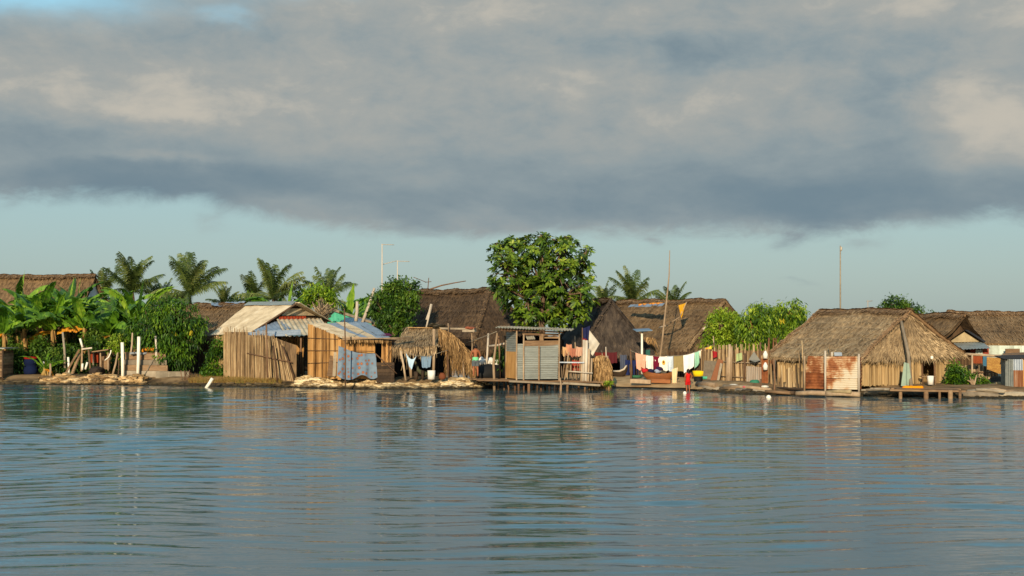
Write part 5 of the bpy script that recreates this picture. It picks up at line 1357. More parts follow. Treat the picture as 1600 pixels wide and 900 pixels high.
single('green_weeds', m, M['leaf_light'], 'small patch of green weeds at the foot of the frond bale', 'weeds', at(950, 602, 71))

# ================================================================== low-eaved hut, its shade in the thatch colour, and broad brown hut
hut('thatched_hut', 'thatched hut with a low eave, thatch toned dark for shade, right of the breadfruit tree', (3.65, 80.4), (2.2, 87), (8.25, 81.6), 1.5, 4.78, 'thatch_shade', (.14, .1), 'cane_dark', (False, False), .5, GZ, None, ('end', .42, .78), .9, 0, 11, fl=.45)
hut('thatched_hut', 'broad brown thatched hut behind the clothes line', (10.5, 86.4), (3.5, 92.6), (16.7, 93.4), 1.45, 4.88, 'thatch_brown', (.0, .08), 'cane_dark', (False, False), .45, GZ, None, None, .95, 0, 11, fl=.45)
m = MB(); q = [at(985 + i * 9, 476 - .4 * i, 91.6 - .55 * i) for i in range(7)]
for i in range(6): m.quad(q[i], q[i + 1], q[i + 1] + V((-.2, -.35, -.16 + rnd(-.05, .05))), q[i] + V((-.2, -.35, -.16 + rnd(-.05, .05))), rnd(0, 1))
single('ridge_sheet', m, M['tin_blue'], 'grey blue sheet strip along the broad brown ridge', 'sheet', q[0])
m = MB()
for i in range(5): rock(m, at(1003 + i * 7, 476.5 - .5 * i, 90.6 - .4 * i), .3, .16, .11, rnd(0, 1), .35, True)
single('orange_sheet', m, cloth('orange_sheet', (196, 128, 52)), 'orange cloth strip lying on the broad brown ridge', 'cloth', at(1017, 476, 90))
t = thing('pole_flag', 'yellow rag on a stick over the broad brown thatched slope', 'flag', at(1050, 505, 86.5))
m = MB(); m.tube([at(1040, 509, 87.2), at(1063, 495, 86.8)], .045, 5); m.tube([at(1060, 500, 86.9), at(1073, 472, 86.9)], .03, 5); m.build('stick', M['pole'], t)
m = MB(); drape(m, at(1060, 477, 86.9), at(1073, 473, 86.9), .95, .08, 1.5, .0, 12, 10, .15, .5, 0, .6, -.4); m.build('rag', cloth('yellow_rag', (200, 150, 40)), t)
m = MB(); m.tube([at(1030, 512, 88), at(1043, 508, 87.4)], .06, 5); single('loose_stick', m, M['pole_pale'], 'loose pale stick lying on the broad brown slope', 'stick', at(1036, 510, 88))
post(1098, 515, 1111, 503, 86, .06, 'pale pole end sticking out left of the light green tree', 'pole_pale')
t = thing('leaning_mast', 'tall leaning bamboo mast in front of the broad brown hut', 'mast', at(1029, 590, 82))
m = MB(); m.tube([at(1027, 592, 82), at(1035, 530, 82), at(1043, 455, 82)], [.075, .062, .045], 8); m.build('pole', M['pole'], t)
m = MB(); m.tube([at(1043, 456, 82), at(1045.5, 430, 82), at(1046.5, 391, 82)], [.045, .035, .02], 6); m.build('top_rod', M['pole'], t)
# hanging things under the low eave
for i, (px, py, w, d, c, lb) in enumerate(((938, 550, 9, .7, (96, 40, 34), 'red cloth under the low eave, left of the doorway'), (955, 550, 9, .6, (84, 34, 38), 'dark red cloth under the low eave near the doorway'), (974, 554, 5, .9, (74, 80, 96), 'grey blue cloth hanging by the low-eaved hut doorway'))):
    m = MB(); drape(m, at(px - w, py, 79.6), at(px + w, py, 79.7), d, .05, 3, .03, 12, 6, .1, d, 0, .5); single('laundry', m, cloth('eave_cloth_%s' % 'abc'[i], c), lb, 'laundry', at(px, py, 79.6), 'laundry')
m = MB(); drape(m, at(977, 562, 78.4), at(1001, 561, 78.6), 1.0, .08, 4, .06, 18, 10, .2, .8, 0, .4); single('blue_net', m, cloth('net_blue', (32, 42, 84)), 'dark blue net draped beside the pink towel', 'net', at(985, 570, 78.4))
m = MB(); canes(m, (gx(984, 78), 78), (gx(1003, 78.2), 78.2), GZ, 1.1, .12, .05, .03, .03, 0, None); single('low_stake_row', m, M['cane_dark'], 'low row of stakes in shade under the blue net', 'stakes', at(990, 590, 78))
# solar street lamp
t = thing('solar_lamp', 'solar lamp with bluish panel on a white post by the low-eaved hut', 'lamp post', at(1003, 590, 78.6))
m = MB(); m.tube([at(1003, 590, 78.6), at(1003, 521, 78.6)], .06, 10); m.build('pole', M['pvc'], t)
m = MB(); c = at(1004, 515.5, 78.6); m.beam(c + V((-.46, -.1, -.02)), c + V((.46, .05, .02)), .8, .035, .5, (0, -.14, 1)); m.lathe(c + V((0, 0, -.12)), [(.07, 0), (.3, .05), (.36, .08), (.001, .1)], 14, .6); m.build('panel', cloth('solar_panel', (112, 134, 152)), t)
m = MB(); m.tube([c + V((0, 0, -.22)), c], .04, 8); m.build('bracket', M['metal'], t)

# canoes
def canoe(name, label, A, B, w, d, mt, rise=.3, inner=None):
    A, B = V(A), V(B); ax = (B - A); s = ax.cross(V((0, 0, 1))).normalized(); t = thing(name, label, 'canoe', (A + B) / 2)
    m = MB()
    def P(u, v, k=1.0):
        c = A.lerp(B, u); wid = w * .5 * max(.02, math.sin(PI * min(1, max(0, u)))) ** .55; lift = rise * abs(2 * u - 1) ** 3
        a = -PI * v
        return c + s * (wid * k * math.cos(a)) + V((0, 0, d * k * math.sin(a) * (1 - .6 * abs(2 * u - 1) ** 4) + lift))
    m.grid(lambda u, v: P(u, v), 22, 12, .5); m.grid(lambda u, v: P(u, v, .86), 22, 12, .3)
    for v in (0, 1): m.grid(lambda u, q: P(u, v, 1 - .14 * q) + V((0, 0, .01)), 22, 1, .8)
    m.build('hull', mt, t); return t
wood_or = mat('reddish_canoe_wood', [(84, 48, 24), (124, 74, 38), (152, 98, 54)], (1.5, 1.5, 5), .3, .6, .7, .2)
canoe('dugout_canoe', 'orange brown dugout canoe drawn up under the clothes line', at(1002, 580, 73.4) + V((0, 0, .0)), at(1052, 586, 73.0), .75, .5, wood_or, .22)
canoe('dugout_canoe', 'dark dugout canoe with pale upturned bow in the shade of the low-eaved hut', at(944, 582, 77.6), at(981, 580, 76.4), .7, .42, M['plank_dark'], .38)
m = MB(); m.tube([at(958, 580, 76.6), at(968, 580, 76.4), at(975, 577, 76.3), at(979, 571, 76.3)], [.05, .06, .06, .04], 6); single('canoe_rim', m, M['pole_pale'], 'pale curved rim of the dark canoe bow', 'rim', at(968, 580, 76.4))
for px0, px1, py, lb, mt in ((985, 1017, 595, 'flat pale log on the sand left of the orange canoe', 'pole'), (1018, 1048, 594.5, 'orange brown plank on the sand under the orange canoe', None)):
    m = MB(); m.beam(at(px0, py, 72.6), at(px1, py + 1.5, 72.4), .35, .2, .6); single('beached_plank', m, M[mt] if mt else wood_or, lb, 'plank', at(px0, py + 3, 72.6))
m = MB(); drape(m, at(1050, 577, 72.6), at(1059, 574, 72.5), .85, .07, 2, .0, 12, 12, .2, 1.0, .1, .7, -.1); single('cream_cloth', m, cloth('cream_cloth', (216, 192, 152)), 'cream cloth hung over the bow of the orange canoe', 'laundry', at(1054, 585, 72.6), 'laundry')
for px, py, c, lb in ((1008, 579, (176, 40, 44), 'red bundle on the left end of the orange canoe'), (1018, 580, (34, 36, 64), 'navy bundle of clothes on the orange canoe'), (1026, 579, (140, 150, 170), 'grey blue bundle in the middle of the orange canoe'), (1030, 576, (48, 30, 60), 'dark purple bundle topmost on the orange canoe')):
    m = MB()
    for k in range(3): rock(m, at(px + rnd(-2, 2), py + rnd(-1, 1), 73.2), .16, .14, .13, rnd(0, 1), .4, True)
    single('clothes_bundle', m, cloth('bundle_%d' % px, c), lb, 'clothes', at(px, py, 73.2), 'bundles of clothes on the canoe')
b0 = at(994, 590, 75); m = MB(); m.lathe((b0.x, 75, GZ), [(.001, 0), (.26, 0), (.32, .12), (.3, .13), (.001, .03)], 16); single('green_basin', m, cloth('green_plastic', (56, 104, 76)), 'green plastic basin left of the orange canoe', 'basin', (b0.x, 75, GZ))

# ------------------------------------------------------------------ clothes line over the landing
YC = 74.2
def cl(px): return float(np.interp(px, [985, 1000, 1030, 1065, 1085, 1100, 1116], [548, 554, 557, 556, 551, 545, 538]))
line([at(px, cl(px) - .3, YC) for px in range(985, 1119, 6)], 'long sagging clothes line over the sandy landing')
post(1117, 590, 1114.5, 525, YC + .1, .035, 'slim pole at the right end of the long clothes line', 'pole')
post(986, 592, 985, 545, YC + .2, .05, 'dark pole at the left end of the long clothes line', 'pole_brown')
WASH = [(993, 1009.5, .82, .8, 'pink towel, leftmost on the long clothes line', (216, 158, 132), .03), (1010, 1020, .66, .7, 'plain white shirt between pink towel and maroon cloth', (226, 220, 208), .04),
        (1020.5, 1030, .66, .68, 'maroon cloth between two white shirts', (104, 22, 44), .03), (1030.5, 1042, .72, .74, 'white shirt with a round yellow print', (228, 222, 210), .03),
        (1042.5, 1052, .72, .84, 'white and pale blue garment left of the olive towel', (196, 208, 216), .07), (1053, 1067, .82, .84, 'olive khaki towel in the middle of the clothes line', (142, 126, 84), .03),
        (1067.5, 1085, .95, .72, 'large white sheet right of the olive towel', (228, 224, 218), .04), (1085.5, 1092, .85, .65, 'mint green garment right of the large white sheet', (150, 198, 172), .06),
        (1092, 1096.5, .42, .35, 'small white rag left of the orange cloth', (222, 220, 200), .04), (1096, 1105, .4, .34, 'orange cloth on the rising end of the line', (236, 148, 30), .02), (1105, 1111.5, .42, .36, 'yellow cloth, rightmost on the clothes line', (234, 196, 62), .02)]
for i, (x0, x1, d0, d1, lb, c, rf) in enumerate(WASH):
    m = MB(); drape(m, at(x0, cl(x0), YC - .03), at(x1, cl(x1), YC - .03), d0, rf, 1.6, .02, 14, 12, .08, d1, .02, .55, rnd(-.12, .1))
    o = single('laundry', m, cloth('wash_%s' % 'abcdefghijk'[i], c), lb, 'laundry', at((x0 + x1) / 2, cl(x0), YC), 'laundry')
    if i in (1, 3):      # short sleeves and the print
        for s, xx in ((-1, x0), (1, x1)):
            sm = MB(); p = at(xx, cl(xx) + 1, YC - .03); sm.add([p, p + V((s * .16, 0, -.22)), p + V((s * .06, 0, -.3)), p + V((-s * .02, 0, -.22))], [(0, 1, 2, 3)], .5); sm.build('sleeve', o.data.materials[0], o)
    if i == 3:
        pm = MB(); c0 = at(1036.8, cl(1036) + 9.5, YC - .14); pm.add([c0 + V((.085 * math.cos(a * PI / 8), 0, .12 * math.sin(a * PI / 8))) for a in range(16)], [tuple(range(16))], .5); pm.build('print', cloth('yellow_print', (208, 164, 64)), o)
        pm = MB(); c0 = c0 + V((0, -.004, .02)); pm.add([c0 + V((.045 * math.cos(a * PI / 8), 0, .06 * math.sin(a * PI / 8))) for a in range(16)], [tuple(range(16))], .5); pm.build('print', cloth('brown_print', (120, 80, 44)), o)
# green cloth on the brown hut's eave
m = MB(); drape(m, at(1009, 547, 80), at(1016, 546, 80), .6, .06, 1.5, 0, 8, 8, .1, .5); single('teal_cloth', m, cloth('teal_cloth', (48, 92, 84)), 'dark teal cloth hanging behind the white shirt', 'laundry', at(1012, 550, 80), 'laundry')
m = MB()
for _ in range(260):
    p = at(1012 + R.gauss(0, 4.5), 533 + rnd(-6, 18), 82.5 + rnd(-.3, .3)); q = p + V((rnd(-.25, .25), 0, -rnd(.3, .8))); s = V((.03, 0, 0)); m.quad(p - s, p + s, q + s * .4, q - s * .4)
single('hanging_fronds', m, M['palm_dry'], 'golden dry fronds hanging between the low-eaved and brown huts', 'palm fronds', at(1012, 540, 82.5))

# bowl, bucket, leaning things by the landing
b0 = at(1092, 592.5, 73.2); m = MB(); m.lathe((b0.x, b0.y, GZ + .12), [(.001, 0), (.27, 0), (.33, .3), (.3, .3), (.24, .05), (.001, .05)], 18, .6); single('yellow_basin', m, cloth('yellow_plastic', (222, 190, 24)), 'bright yellow basin right of the wading girl', 'basin', (b0.x, b0.y, GZ + .12))
m = MB(); m.beam(at(1084, 597, 73.1), at(1100, 597.5, 73.1), .4, .16, .4); single('washing_plank', m, M['plank'], 'plank under the yellow basin', 'plank', at(1092, 598, 73.1))
b0 = at(1103, 598, 72.6); m = MB(); m.lathe((b0.x, b0.y, GZ), [(.001, 0), (.22, 0), (.28, .16), (.25, .16), (.001, .03)], 16); single('teal_basin', m, M['turquoise'], 'small green basin at the foot of the grey fence sheet', 'basin', (b0.x, b0.y, GZ))
b0 = at(1091, 604, 71.6); m = MB(); m.lathe((b0.x, b0.y, .22), [(.001, 0), (.2, 0), (.24, .42), (.21, .42), (.001, .05)], 16); single('dark_bucket', m, M['black'], 'dark bucket standing below the yellow basin', 'bucket', (b0.x, b0.y, .22))

# ================================================================== long cane fence with clutter
t = thing('cane_fence', 'long ragged cane fence between the landing and the right hut', 'fence', at(1150, 598, 71))
a, b, c = at(1096, 596, 73.4), at(1140, 600, 71.4), at(1202, 604, 69)
m = MB(); canes(m, (a.x, a.y), (b.x, b.y), .42, at(1110, 544, 72.5).z, .05, .055, .3, .06, 0, .04, .0); m.build('cane_panel', M['cane'], t)
m = MB(); canes(m, (b.x, b.y), (c.x, c.y), .42, at(1170, 546, 70).z, .048, .05, .32, .07, 0, .05, .02); m.build('cane_panel', M['cane'], t)
for y0, y1 in ((565, 568), (588, 591)):
    m = MB(); m.tube([at(1120, y0, 72.2), at(1160, (y0 + y1) / 2, 70.5), at(1200, y1, 68.9)], .03, 6); m.build('rail', M['pole'], t)
for px, y0, y1 in ((1139, 600, 538), (1142, 600, 541), (1136, 600, 558), (1163, 602, 552), (1187, 606, 535)):
    m = MB(); m.tube([at(px, y0, 70.9 if px < 1160 else 69.4), at(px + 1, y1, 71 if px < 1160 else 69.5)], .07 if px < 1150 else .05, 7); m.build('fence_post', M['pole' if px < 1150 else 'pole_brown'], t)
m = MB(); a, b = at(1042, 590, 76), at(1098, 594, 74.4); canes(m, (a.x, a.y), (b.x, b.y), GZ, 1.9, .1, .08, .12, .05, 0, .05); single('cane_screen', m, M['cane_dark'], 'brown cane screen behind the olive towel and white sheet', 'fence', at(1070, 594, 75.2))
p = at(1098, 596, 72.6); m = MB(); corrug(m, p, at(1119, 598, 71.8) - p, at(1100, 563, 72.5) - p, 4, .006, .3, 'u', 4, .03); single('grey_sheet', m, M['plank_grey'], 'flat grey board leaning on the cane fence behind the yellow basin', 'board', p)
m = MB(); m.beam(at(1113, 599, 71), at(1126, 562, 71.5), .3, .05, .5, (0, -1, 0)); single('leaning_plank', m, cloth('reddish_plank', (132, 88, 62)), 'wide reddish plank leaning on the long cane fence', 'plank', at(1113, 599, 71))
m = MB(); m.beam(at(1121, 599, 70.9), at(1127, 568, 71.3), .12, .05, .8, (0, -1, 0)); single('leaning_plank', m, M['plank_grey'], 'narrow grey plank beside the wide reddish plank', 'plank', at(1121, 599, 70.9))
m = MB(); drape(m, at(1113, 548, 72.2), at(1121, 550, 72), .35, .05, 1.5, 0, 8, 8, .1, .3); single('red_rag', m, cloth('rag_red', (150, 36, 40)), 'small dark red rag on top of the long cane fence', 'rag', at(1117, 552, 72))
m = MB(); drape(m, at(1151, 553, 70.5), at(1159, 551, 70.3), .4, .05, 1.5, 0, 8, 8, .1, .35); single('pale_green_rag', m, cloth('rag_green', (156, 170, 120)), 'pale green rag on top of the long cane fence', 'rag', at(1155, 556, 70.4))
m = MB(); a = at(1170, 562, 69.6); m.add([a, at(1178, 549, 69.7), at(1188, 563, 69.1), at(1180, 566, 69.0)], [(0, 1, 2, 3)], .5); m.add([a + V((0, .03, 0)), at(1178, 549, 69.8), at(1188, 563, 69.2), at(1180, 566, 69.1)], [(0, 1, 2, 3)], .5); single('plastic_cover', m, cloth('clear_plastic', (132, 128, 116)), 'dull plastic sheet over the fence near the rusty sheet', 'cover', a)
p = at(1166, 602, 69.4); m = MB(); corrug(m, p, at(1190, 604, 68.5) - p, V((0, .05, at(1166, 572, 69.4).z - p.z)), 8, .02, .6, 'v'); single('zinc_sheet', m, mat('streaked_zinc', [(120, 84, 58), (146, 130, 112), (164, 158, 148)], (9, 9, .5), .3, .6, .6), 'upright streaked zinc sheet set in the long cane fence', 'roof sheet', p)
p = at(1190, 604, 68.5); m = MB(); corrug(m, p, at(1200, 605, 68.2) - p, V((0, .03, at(1190, 560, 68.5).z - p.z)), 4, .02, .4, 'v'); single('rusty_sheet', m, M['tin_rust'], 'narrow rusty sheet at the right end of the long cane fence', 'roof sheet', p)
for py, lb in ((573, 'lower white jug hanging on the narrow rusty sheet'), (555, 'upper white jug hanging above the narrow rusty sheet')):
    b0 = at(1196, py + 5, 68.1); m = MB(); m.lathe(b0, [(.001, 0), (.1, .0), (.12, .2), (.07, .3), (.04, .36), (.001, .37)], 12); single('white_jug', m, M['white'], lb, 'jug', b0)
m = MB(); p = at(1179, 599, 68.4); rock(m, p, .28, .24, .26, .5, .15, True); single('green_net_ball', m, cloth('net_green', (54, 116, 92)), 'round green net bundle at the foot of the zinc sheet', 'net', p)
# driftwood edge
t = thing('log_edging', 'logs and stones edging the water below the long cane fence', 'logs', at(1140, 608, 69.5))
for x0, y0, x1, y1, r in ((1094, 606, 1128, 611, .2), (1126, 609, 1160, 611, .14), (1150, 611, 1206, 614, .13), (1130, 604, 1204, 609, .1), (1090, 601, 1120, 603, .16)):
    m = MB(); Y0 = shore(gx(x0, 70)) + .25; Y1 = shore(gx(x1, 69)) + .2; a, b = at(x0, y0, Y0), at(x1, y1, Y1); m.tube([a, a.lerp(b, .5) + V((0, .05, .04)), b], [r, r * .95, r * .8], 8); m.build('log', M[R.choice(['plank', 'pole', 'plank_grey'])], t)
rubble(1092, 1210, 606, 120, 'mixed stones between the logs below the long cane fence', 'stone_dark', 0, (.1, .26))
for px, py, c, lb in ((1154, 604, (214, 210, 200), 'white rag on the logs below the long cane fence'), (1168, 605, (190, 90, 100), 'pink rag among the logs below the fence'), (1193, 604, (206, 202, 190), 'pale rag near the narrow rusty sheet'), (1147, 602, (190, 186, 176), 'grey white rag at the gate posts of the fence')):
    m = MB()
    for k in range(4): rock(m, at(px + rnd(-4, 4), py, shore(gx(px, 69)) + .6), .2, .15, .07, None, .3, True)
    single('rag', m, cloth('rag_%d' % px, c), lb, 'rag', at(px, py + 1, shore(gx(px, 69)) + .6))
post(1187, 617, 1189, 592, 66.6, .05, 'stake in the water before the narrow rusty sheet', 'pole_brown')
post(1210, 621, 1209, 560, 65.6, .05, 'tall thin stake at the left end of the right hut', 'pole_brown')

broad_tree('round_tree', 'rounded light green tree left of the mango tree at the right hut', 'tree', (gx(1128, 77), 77, GZ), 77, [(1128, 505, 20), (1116, 520, 16), (1140, 520, 20), (1124, 538, 18), (1146, 538, 14), (1108, 540, 12), (1140, 500, 12), (1118, 497, 10)], 7000, .17, .085, 'leaf_light', .25, .1)
broad_tree('mango_tree', 'twin-crowned mango tree with drooping leaves left of the right hut', 'tree', (gx(1204, 75), 75, GZ), 75,
    [(1184, 492, 20), (1172, 508, 20), (1236, 488, 18), (1222, 500, 22), (1200, 506, 24), (1178, 528, 20), (1205, 528, 20), (1238, 506, 18), (1166, 540, 14), (1186, 542, 14), (1226, 524, 16), (1248, 494, 8), (1162, 520, 12), (1244, 512, 12), (1238, 528, 12), (1216, 538, 13)], 13000, .25, .085, 'leaf_sunny', 1.0, .2, 'bark_brown', fruit=[(1221, 499)])
for px, r, nm in ((1199, .07, 'leftmost'), (1206, .06, 'middle'), (1212, .045, 'rightmost and thinnest')):
    m = MB(); a = at(px, 570, 73); a.z = GZ; m.tube([a, at(px + 2, 550, 73.1), at(px + rnd(-3, 3), 528, 73.2)], [r, r * .9, r * .7], 7, .2); single('bare_trunk', m, M['bark_brown'], nm + ' of three bare reddish trunks under the twin-crowned mango tree', 'trunk', a)

# ================================================================== right-hand hut
hut('thatched_hut', 'large pale thatched hut with a dark doorway on the right shore', (15.87, 64.2), (12.5, 69.2), (21.9, 68.2), 1.74, 3.95, 'thatch', (.04, .02), 'wall_cane', (False, False), .42, .45, None, ('end', .66, .80), 1, .05, 15, .05, fl=.26)
post(1424, 606, 1408, 502, 64.6, .085, 'grey driftwood trunk leaning on the end slope by the doorway', 'plank_grey', 'driftwood_log', 'log', .1, 1.2)
m = MB(); drape(m, at(1413, 566, 64.6), at(1420, 568, 64.7), 1.1, .06, 1.5, 0, 10, 10, .1, 1.1, .0, .5, .3); single('pale_green_cloth', m, cloth('pale_teal', (140, 158, 140)), 'pale green cloth hanging on the driftwood trunk', 'laundry', at(1416, 580, 64.6))
b0 = at(1454, 604, 65.2); m = MB(); m.lathe((b0.x, b0.y, .5), [(.001, 0), (.13, 0), (.15, .4), (.13, .4), (.001, .05)], 14); single('white_bucket', m, M['white'], 'white bucket in the doorway of the right hut', 'bucket', (b0.x, b0.y, .5))
t = thing('door_table', 'small plain table standing just inside the doorway', 'table', at(1450, 602, 66.2)); p = at(1450, 588, 66.2)
m = MB(); m.box(p, .7, .45, .04); m.build('tabletop', M['plank'], t)
for dx in (-.3, .3): m = MB(); m.tube([p + V((dx, -.18, 0)), p + V((dx, -.18, -.55))], .025, 6); m.build('leg', M['plank'], t)
for x0, x1, lb in ((1413, 1424, 'orange bundle left of the driftwood trunk foot'), (1425, 1440, 'longer orange bundle right of the driftwood trunk foot')):
    m = MB()
    for k in range(5): rock(m, at(x0 + (x1 - x0) * (k + .5) / 5, 605.5, 63.6), .12, .14, .1, None, .3, True)
    single('orange_bundle', m, cloth('orange_net', (224, 138, 20)), lb, 'bundle', at(x0, 607, 63.6))
b0 = at(1455, 558.5, 64.7); m = MB(); m.lathe(b0 + V((0, -.1, -.08)), [(.03, 0), (.07, .03), (.06, .12), (.03, .15)], 10); single('door_lamp', m, M['pvc'], 'small white lantern hanging over the doorway', 'lantern', b0)
# dock
t = thing('plank_dock', 'low grey plank dock in front of the doorway', 'dock', at(1420, 614, 63)); m = MB(); dz = at(1420, 608, 62.8).z
for k in range(6):
    y = 62.4 + k * .3; m.beam((gx(1398 - 8 * (k > 2), y), y, dz + rnd(-.01, .01)), (gx(1502 + rnd(-6, 6), y), y + .35, dz - .05), .25, .06)
m.build('deck', M['plank'], t)
m = MB(); m.beam(at(1390, 609.5, 62.2), at(1508, 611.5, 62.4), .08, .12, .6, (0, -1, 0)); m.build('edge_beam', M['plank'], t)
for px, r in ((1407, .08), (1447, .11), (1468, .06), (1485, .11), (1500, .07)):
    a = at(px, 618, 62.35); m = MB(); m.tube([V((a.x, 62.35, -.5)), V((a.x, 62.35, dz - .02))], r, 7); m.build('dock_post', M['plank'], t)
rubble(1340, 1412, 610, 130, 'stones and driftwood heap left of the low dock', 'stone_dark', -.1, (.12, .3))
m = MB()
for k in range(9): a = at(1345 + rnd(0, 25), 607 + rnd(0, 7), 63.2 + rnd(-.3, .4)); m.tube([a, a + V((rnd(.6, 1.6), rnd(-.2, .2), rnd(-.06, .06)))], rnd(.04, .08), 6)
single('driftwood_pile', m, M['plank_grey'], 'pile of grey driftwood sticks at the near corner of the right hut', 'driftwood', at(1365, 612, 63.2))
rubble(1400, 1502, 614, 130, 'dark wet stones added to stand in for shade under the low dock', 'stone_dark', .5, (.12, .3))  # dark stones added to paint in the shade below the deck
# rusty enclosure
t = thing('rusty_enclosure', 'rusty corrugated sheet enclosure on logs beside the right hut', 'enclosure', at(1300, 610, 64.4))
p = at(1257, 607, 65.1); u = at(1288, 608, 64.4) - p; m = MB()
corrug(m, p, u, at(1258.5, 580, 65.1) - p, 6, .025, .15, 'u', 4, .03); q = at(1258.5, 582, 65.08) ; q2 = at(1288, 583, 64.38)
m.build('left_lower_sheet', M['tin_rust'], t); m = MB(); corrug(m, q + V((0, -.02, 0)), q2 - q, at(1262, 556, 65.08) - q, 7, .03, .2, 'u', 4, .03); m.build('left_upper_sheet', M['tin_half'], t)
p = at(1291, 608, 64.2); u = at(1343, 609, 63.7) - p; m = MB()
corrug(m, p, u, at(1291, 588, 64.2) - p, 6, .03, .12, 'u', 4, .03); m.build('lower_sheet', M['tin_half'], t)
p = at(1290.5, 591, 64.17); u = at(1344, 591, 63.67) - p; m = MB(); corrug(m, p + V((0, -.02, 0)), u, at(1290, 557, 64.17) - p, 10, .03, .62, 'u', 4, .03); m.build('upper_sheet', M['tin_half'], t)
p = at(1343, 609, 63.7); m = MB(); corrug(m, p, V((.22, .5, 0)), V((0, 0, 1.45)), 9, .02, .2, 'u'); m.build('side_sheet', M['tin_rust'], t)
for px, y0, y1, Y in ((1289.5, 620, 548, 64.0), (1257, 612, 556, 65.0), (1342, 612, 553, 63.6), (1300, 560, 550, 64.3)):
    m = MB(); m.tube([at(px, y0, Y), at(px, y1, Y)], .05, 6); m.build('post', M['pole_pale' if px > 1280 else 'pole'], t)
for x0, y0, x1, y1, r, mt in ((1244, 615, 1290, 614.5, .11, 'pole'), (1290, 615.5, 1344, 616.5, .12, 'pole'), (1292, 613, 1330, 612, .09, 'cream')):
    m = MB(); a, b = at(x0, y0, 64.0), at(x1, y1, 63.4); m.tube([a, a.lerp(b, .5) + V((0, 0, .03)), b], r, 8); m.build('floor_log', M[mt], t)
p = at(1304, 556, 65); m = MB(); corrug(m, p, at(1316, 556, 65) - p, V((0, .1, .16)), 3, .01, .8, 'u'); m.build('top_scrap', M['tin_blue'], t)
# stakes left of enclosure
t = thing('stake_row', 'row of uneven grey stakes before the left wall of the right hut', 'stakes', at(1230, 610, 66.4))
a, b = at(1203, 608, 67.4), at(1258, 610, 65.4); m = MB(); canes(m, (a.x, a.y), (b.x, b.y), .3, at(1230, 578, 66.4).z, .16, .1, .32, .08, 0, None, .12); m.build('stakes', M['cane'], t)
m = MB(); m.tube([at(1204, 606, 67), at(1258, 608, 65.3)], .06, 6); m.build('rail', M['plank_dark'], t)
for k in range(4):
    a, b = at(1196 + k * 12, 613 + rnd(-2, 1), 65.8), at(1235 + k * 7, 615 + rnd(-2, 1), 65.0); m = MB(); m.tube([a, b], rnd(.05, .09), 6); m.build('log', M['plank_dark' if k % 2 else 'plank'], t)
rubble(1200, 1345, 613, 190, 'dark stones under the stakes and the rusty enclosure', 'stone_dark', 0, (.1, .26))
for px, y0, y1, lb in ((1255, 575, 532, 'tallest thin stick rising left of the rusty sheets'), (1298, 575, 538, 'thin stick rising above the whitish half of the rusty sheets'), (1250, 580, 548, 'shorter thin stick left of the tallest one at the rusty sheets')):
    m = MB(); m.tube([at(px, y0, 65.6), at(px - 2, y1, 65.8)], .025, 5); single('thin_stick', m, M['cane'], lb, 'stick', at(px, y0, 65.6))
# floats
for px, py, r, lb in ((1201, 622, .12, 'white float on the water before the right hut'), (1070, 615, .09, 'white float by the wading girl')):
    c = at(px, py, H * F / (py - 510)); m = MB(); m.lathe((c.x, c.y, .03), [(.001, -r), (r * .7, -r * .7), (r, 0), (r * .7, r * .7), (.001, r)], 16, .7); single('float', m, M['pvc'], lb, 'float', (c.x, c.y, 0), 'white floats')
# poles behind the hut
antenna('tall slim aerial pole rising behind the right hut ridge', 1313, 520, 384, 76, [], .04, 'plank_grey')
t = thing('antenna', 'small aerial with short boom behind the right hut ridge', 'antenna', at(1357, 520, 80)); m = MB(); m.tube([at(1356, 520, 80), at(1356, 469, 80)], .035, 5); m.build('mast', M['metal'], t); m = MB(); m.tube([at(1354, 471, 80), at(1363, 470, 80)], .025, 5); m.build('boom', M['metal'], t)
m = MB(); m.tube([at(1313, 392, 76) + V((.02, -.05, 0)), at(1313.5, 386, 76) + V((.03, -.05, 0))], .055, 6); single('aerial_joint', m, M['pole_pale'], 'pale binding at the top of the tall slim aerial pole', 'binding', at(1313, 392, 76))
broad_tree('dense_tree', 'dark green tree top above the right end of the pale hut ridge', 'tree', (gx(1408, 82), 82, GZ), 82, [(1402, 478, 16), (1386, 482, 12), (1420, 486, 14), (1434, 492, 12), (1442, 500, 9), (1398, 490, 18), (1376, 484, 6)], 4200, .2, .09, 'leaf_deep', .3, .12)
broad_tree('distant_tree', 'tiny far conical tree left of the long right roof', 'tree', (gx(1459, 140), 140, GZ), 140, [(1459, 494, 4), (1459, 490, 2.5), (1459, 500, 5)], 500, .25, .12, 'leaf_deep', .2, .1)

# ================================================================== far right houses
hut('thatched_house', 'long brown thatched house with pale limewashed wall at the right edge', (33.5, 76.6), (25.4, 78.6), (35, 84), 2.25, 4.0, 'thatch_brown', (.05, -.08), 'mint', (False, True), .6, GZ, None, None, 1, .05, 9, gable_mat='cane_dark')
hut('thatched_house', 'small brown thatched roof between the pale hut and the long roof', (23.0, 75.6), (20.4, 80), (26.0, 77.8), 2.45, 3.85, 'thatch_brown', (-.05, .05), 'cane_dark', (True, False), .3, GZ, None, None, .9, 0, 8)
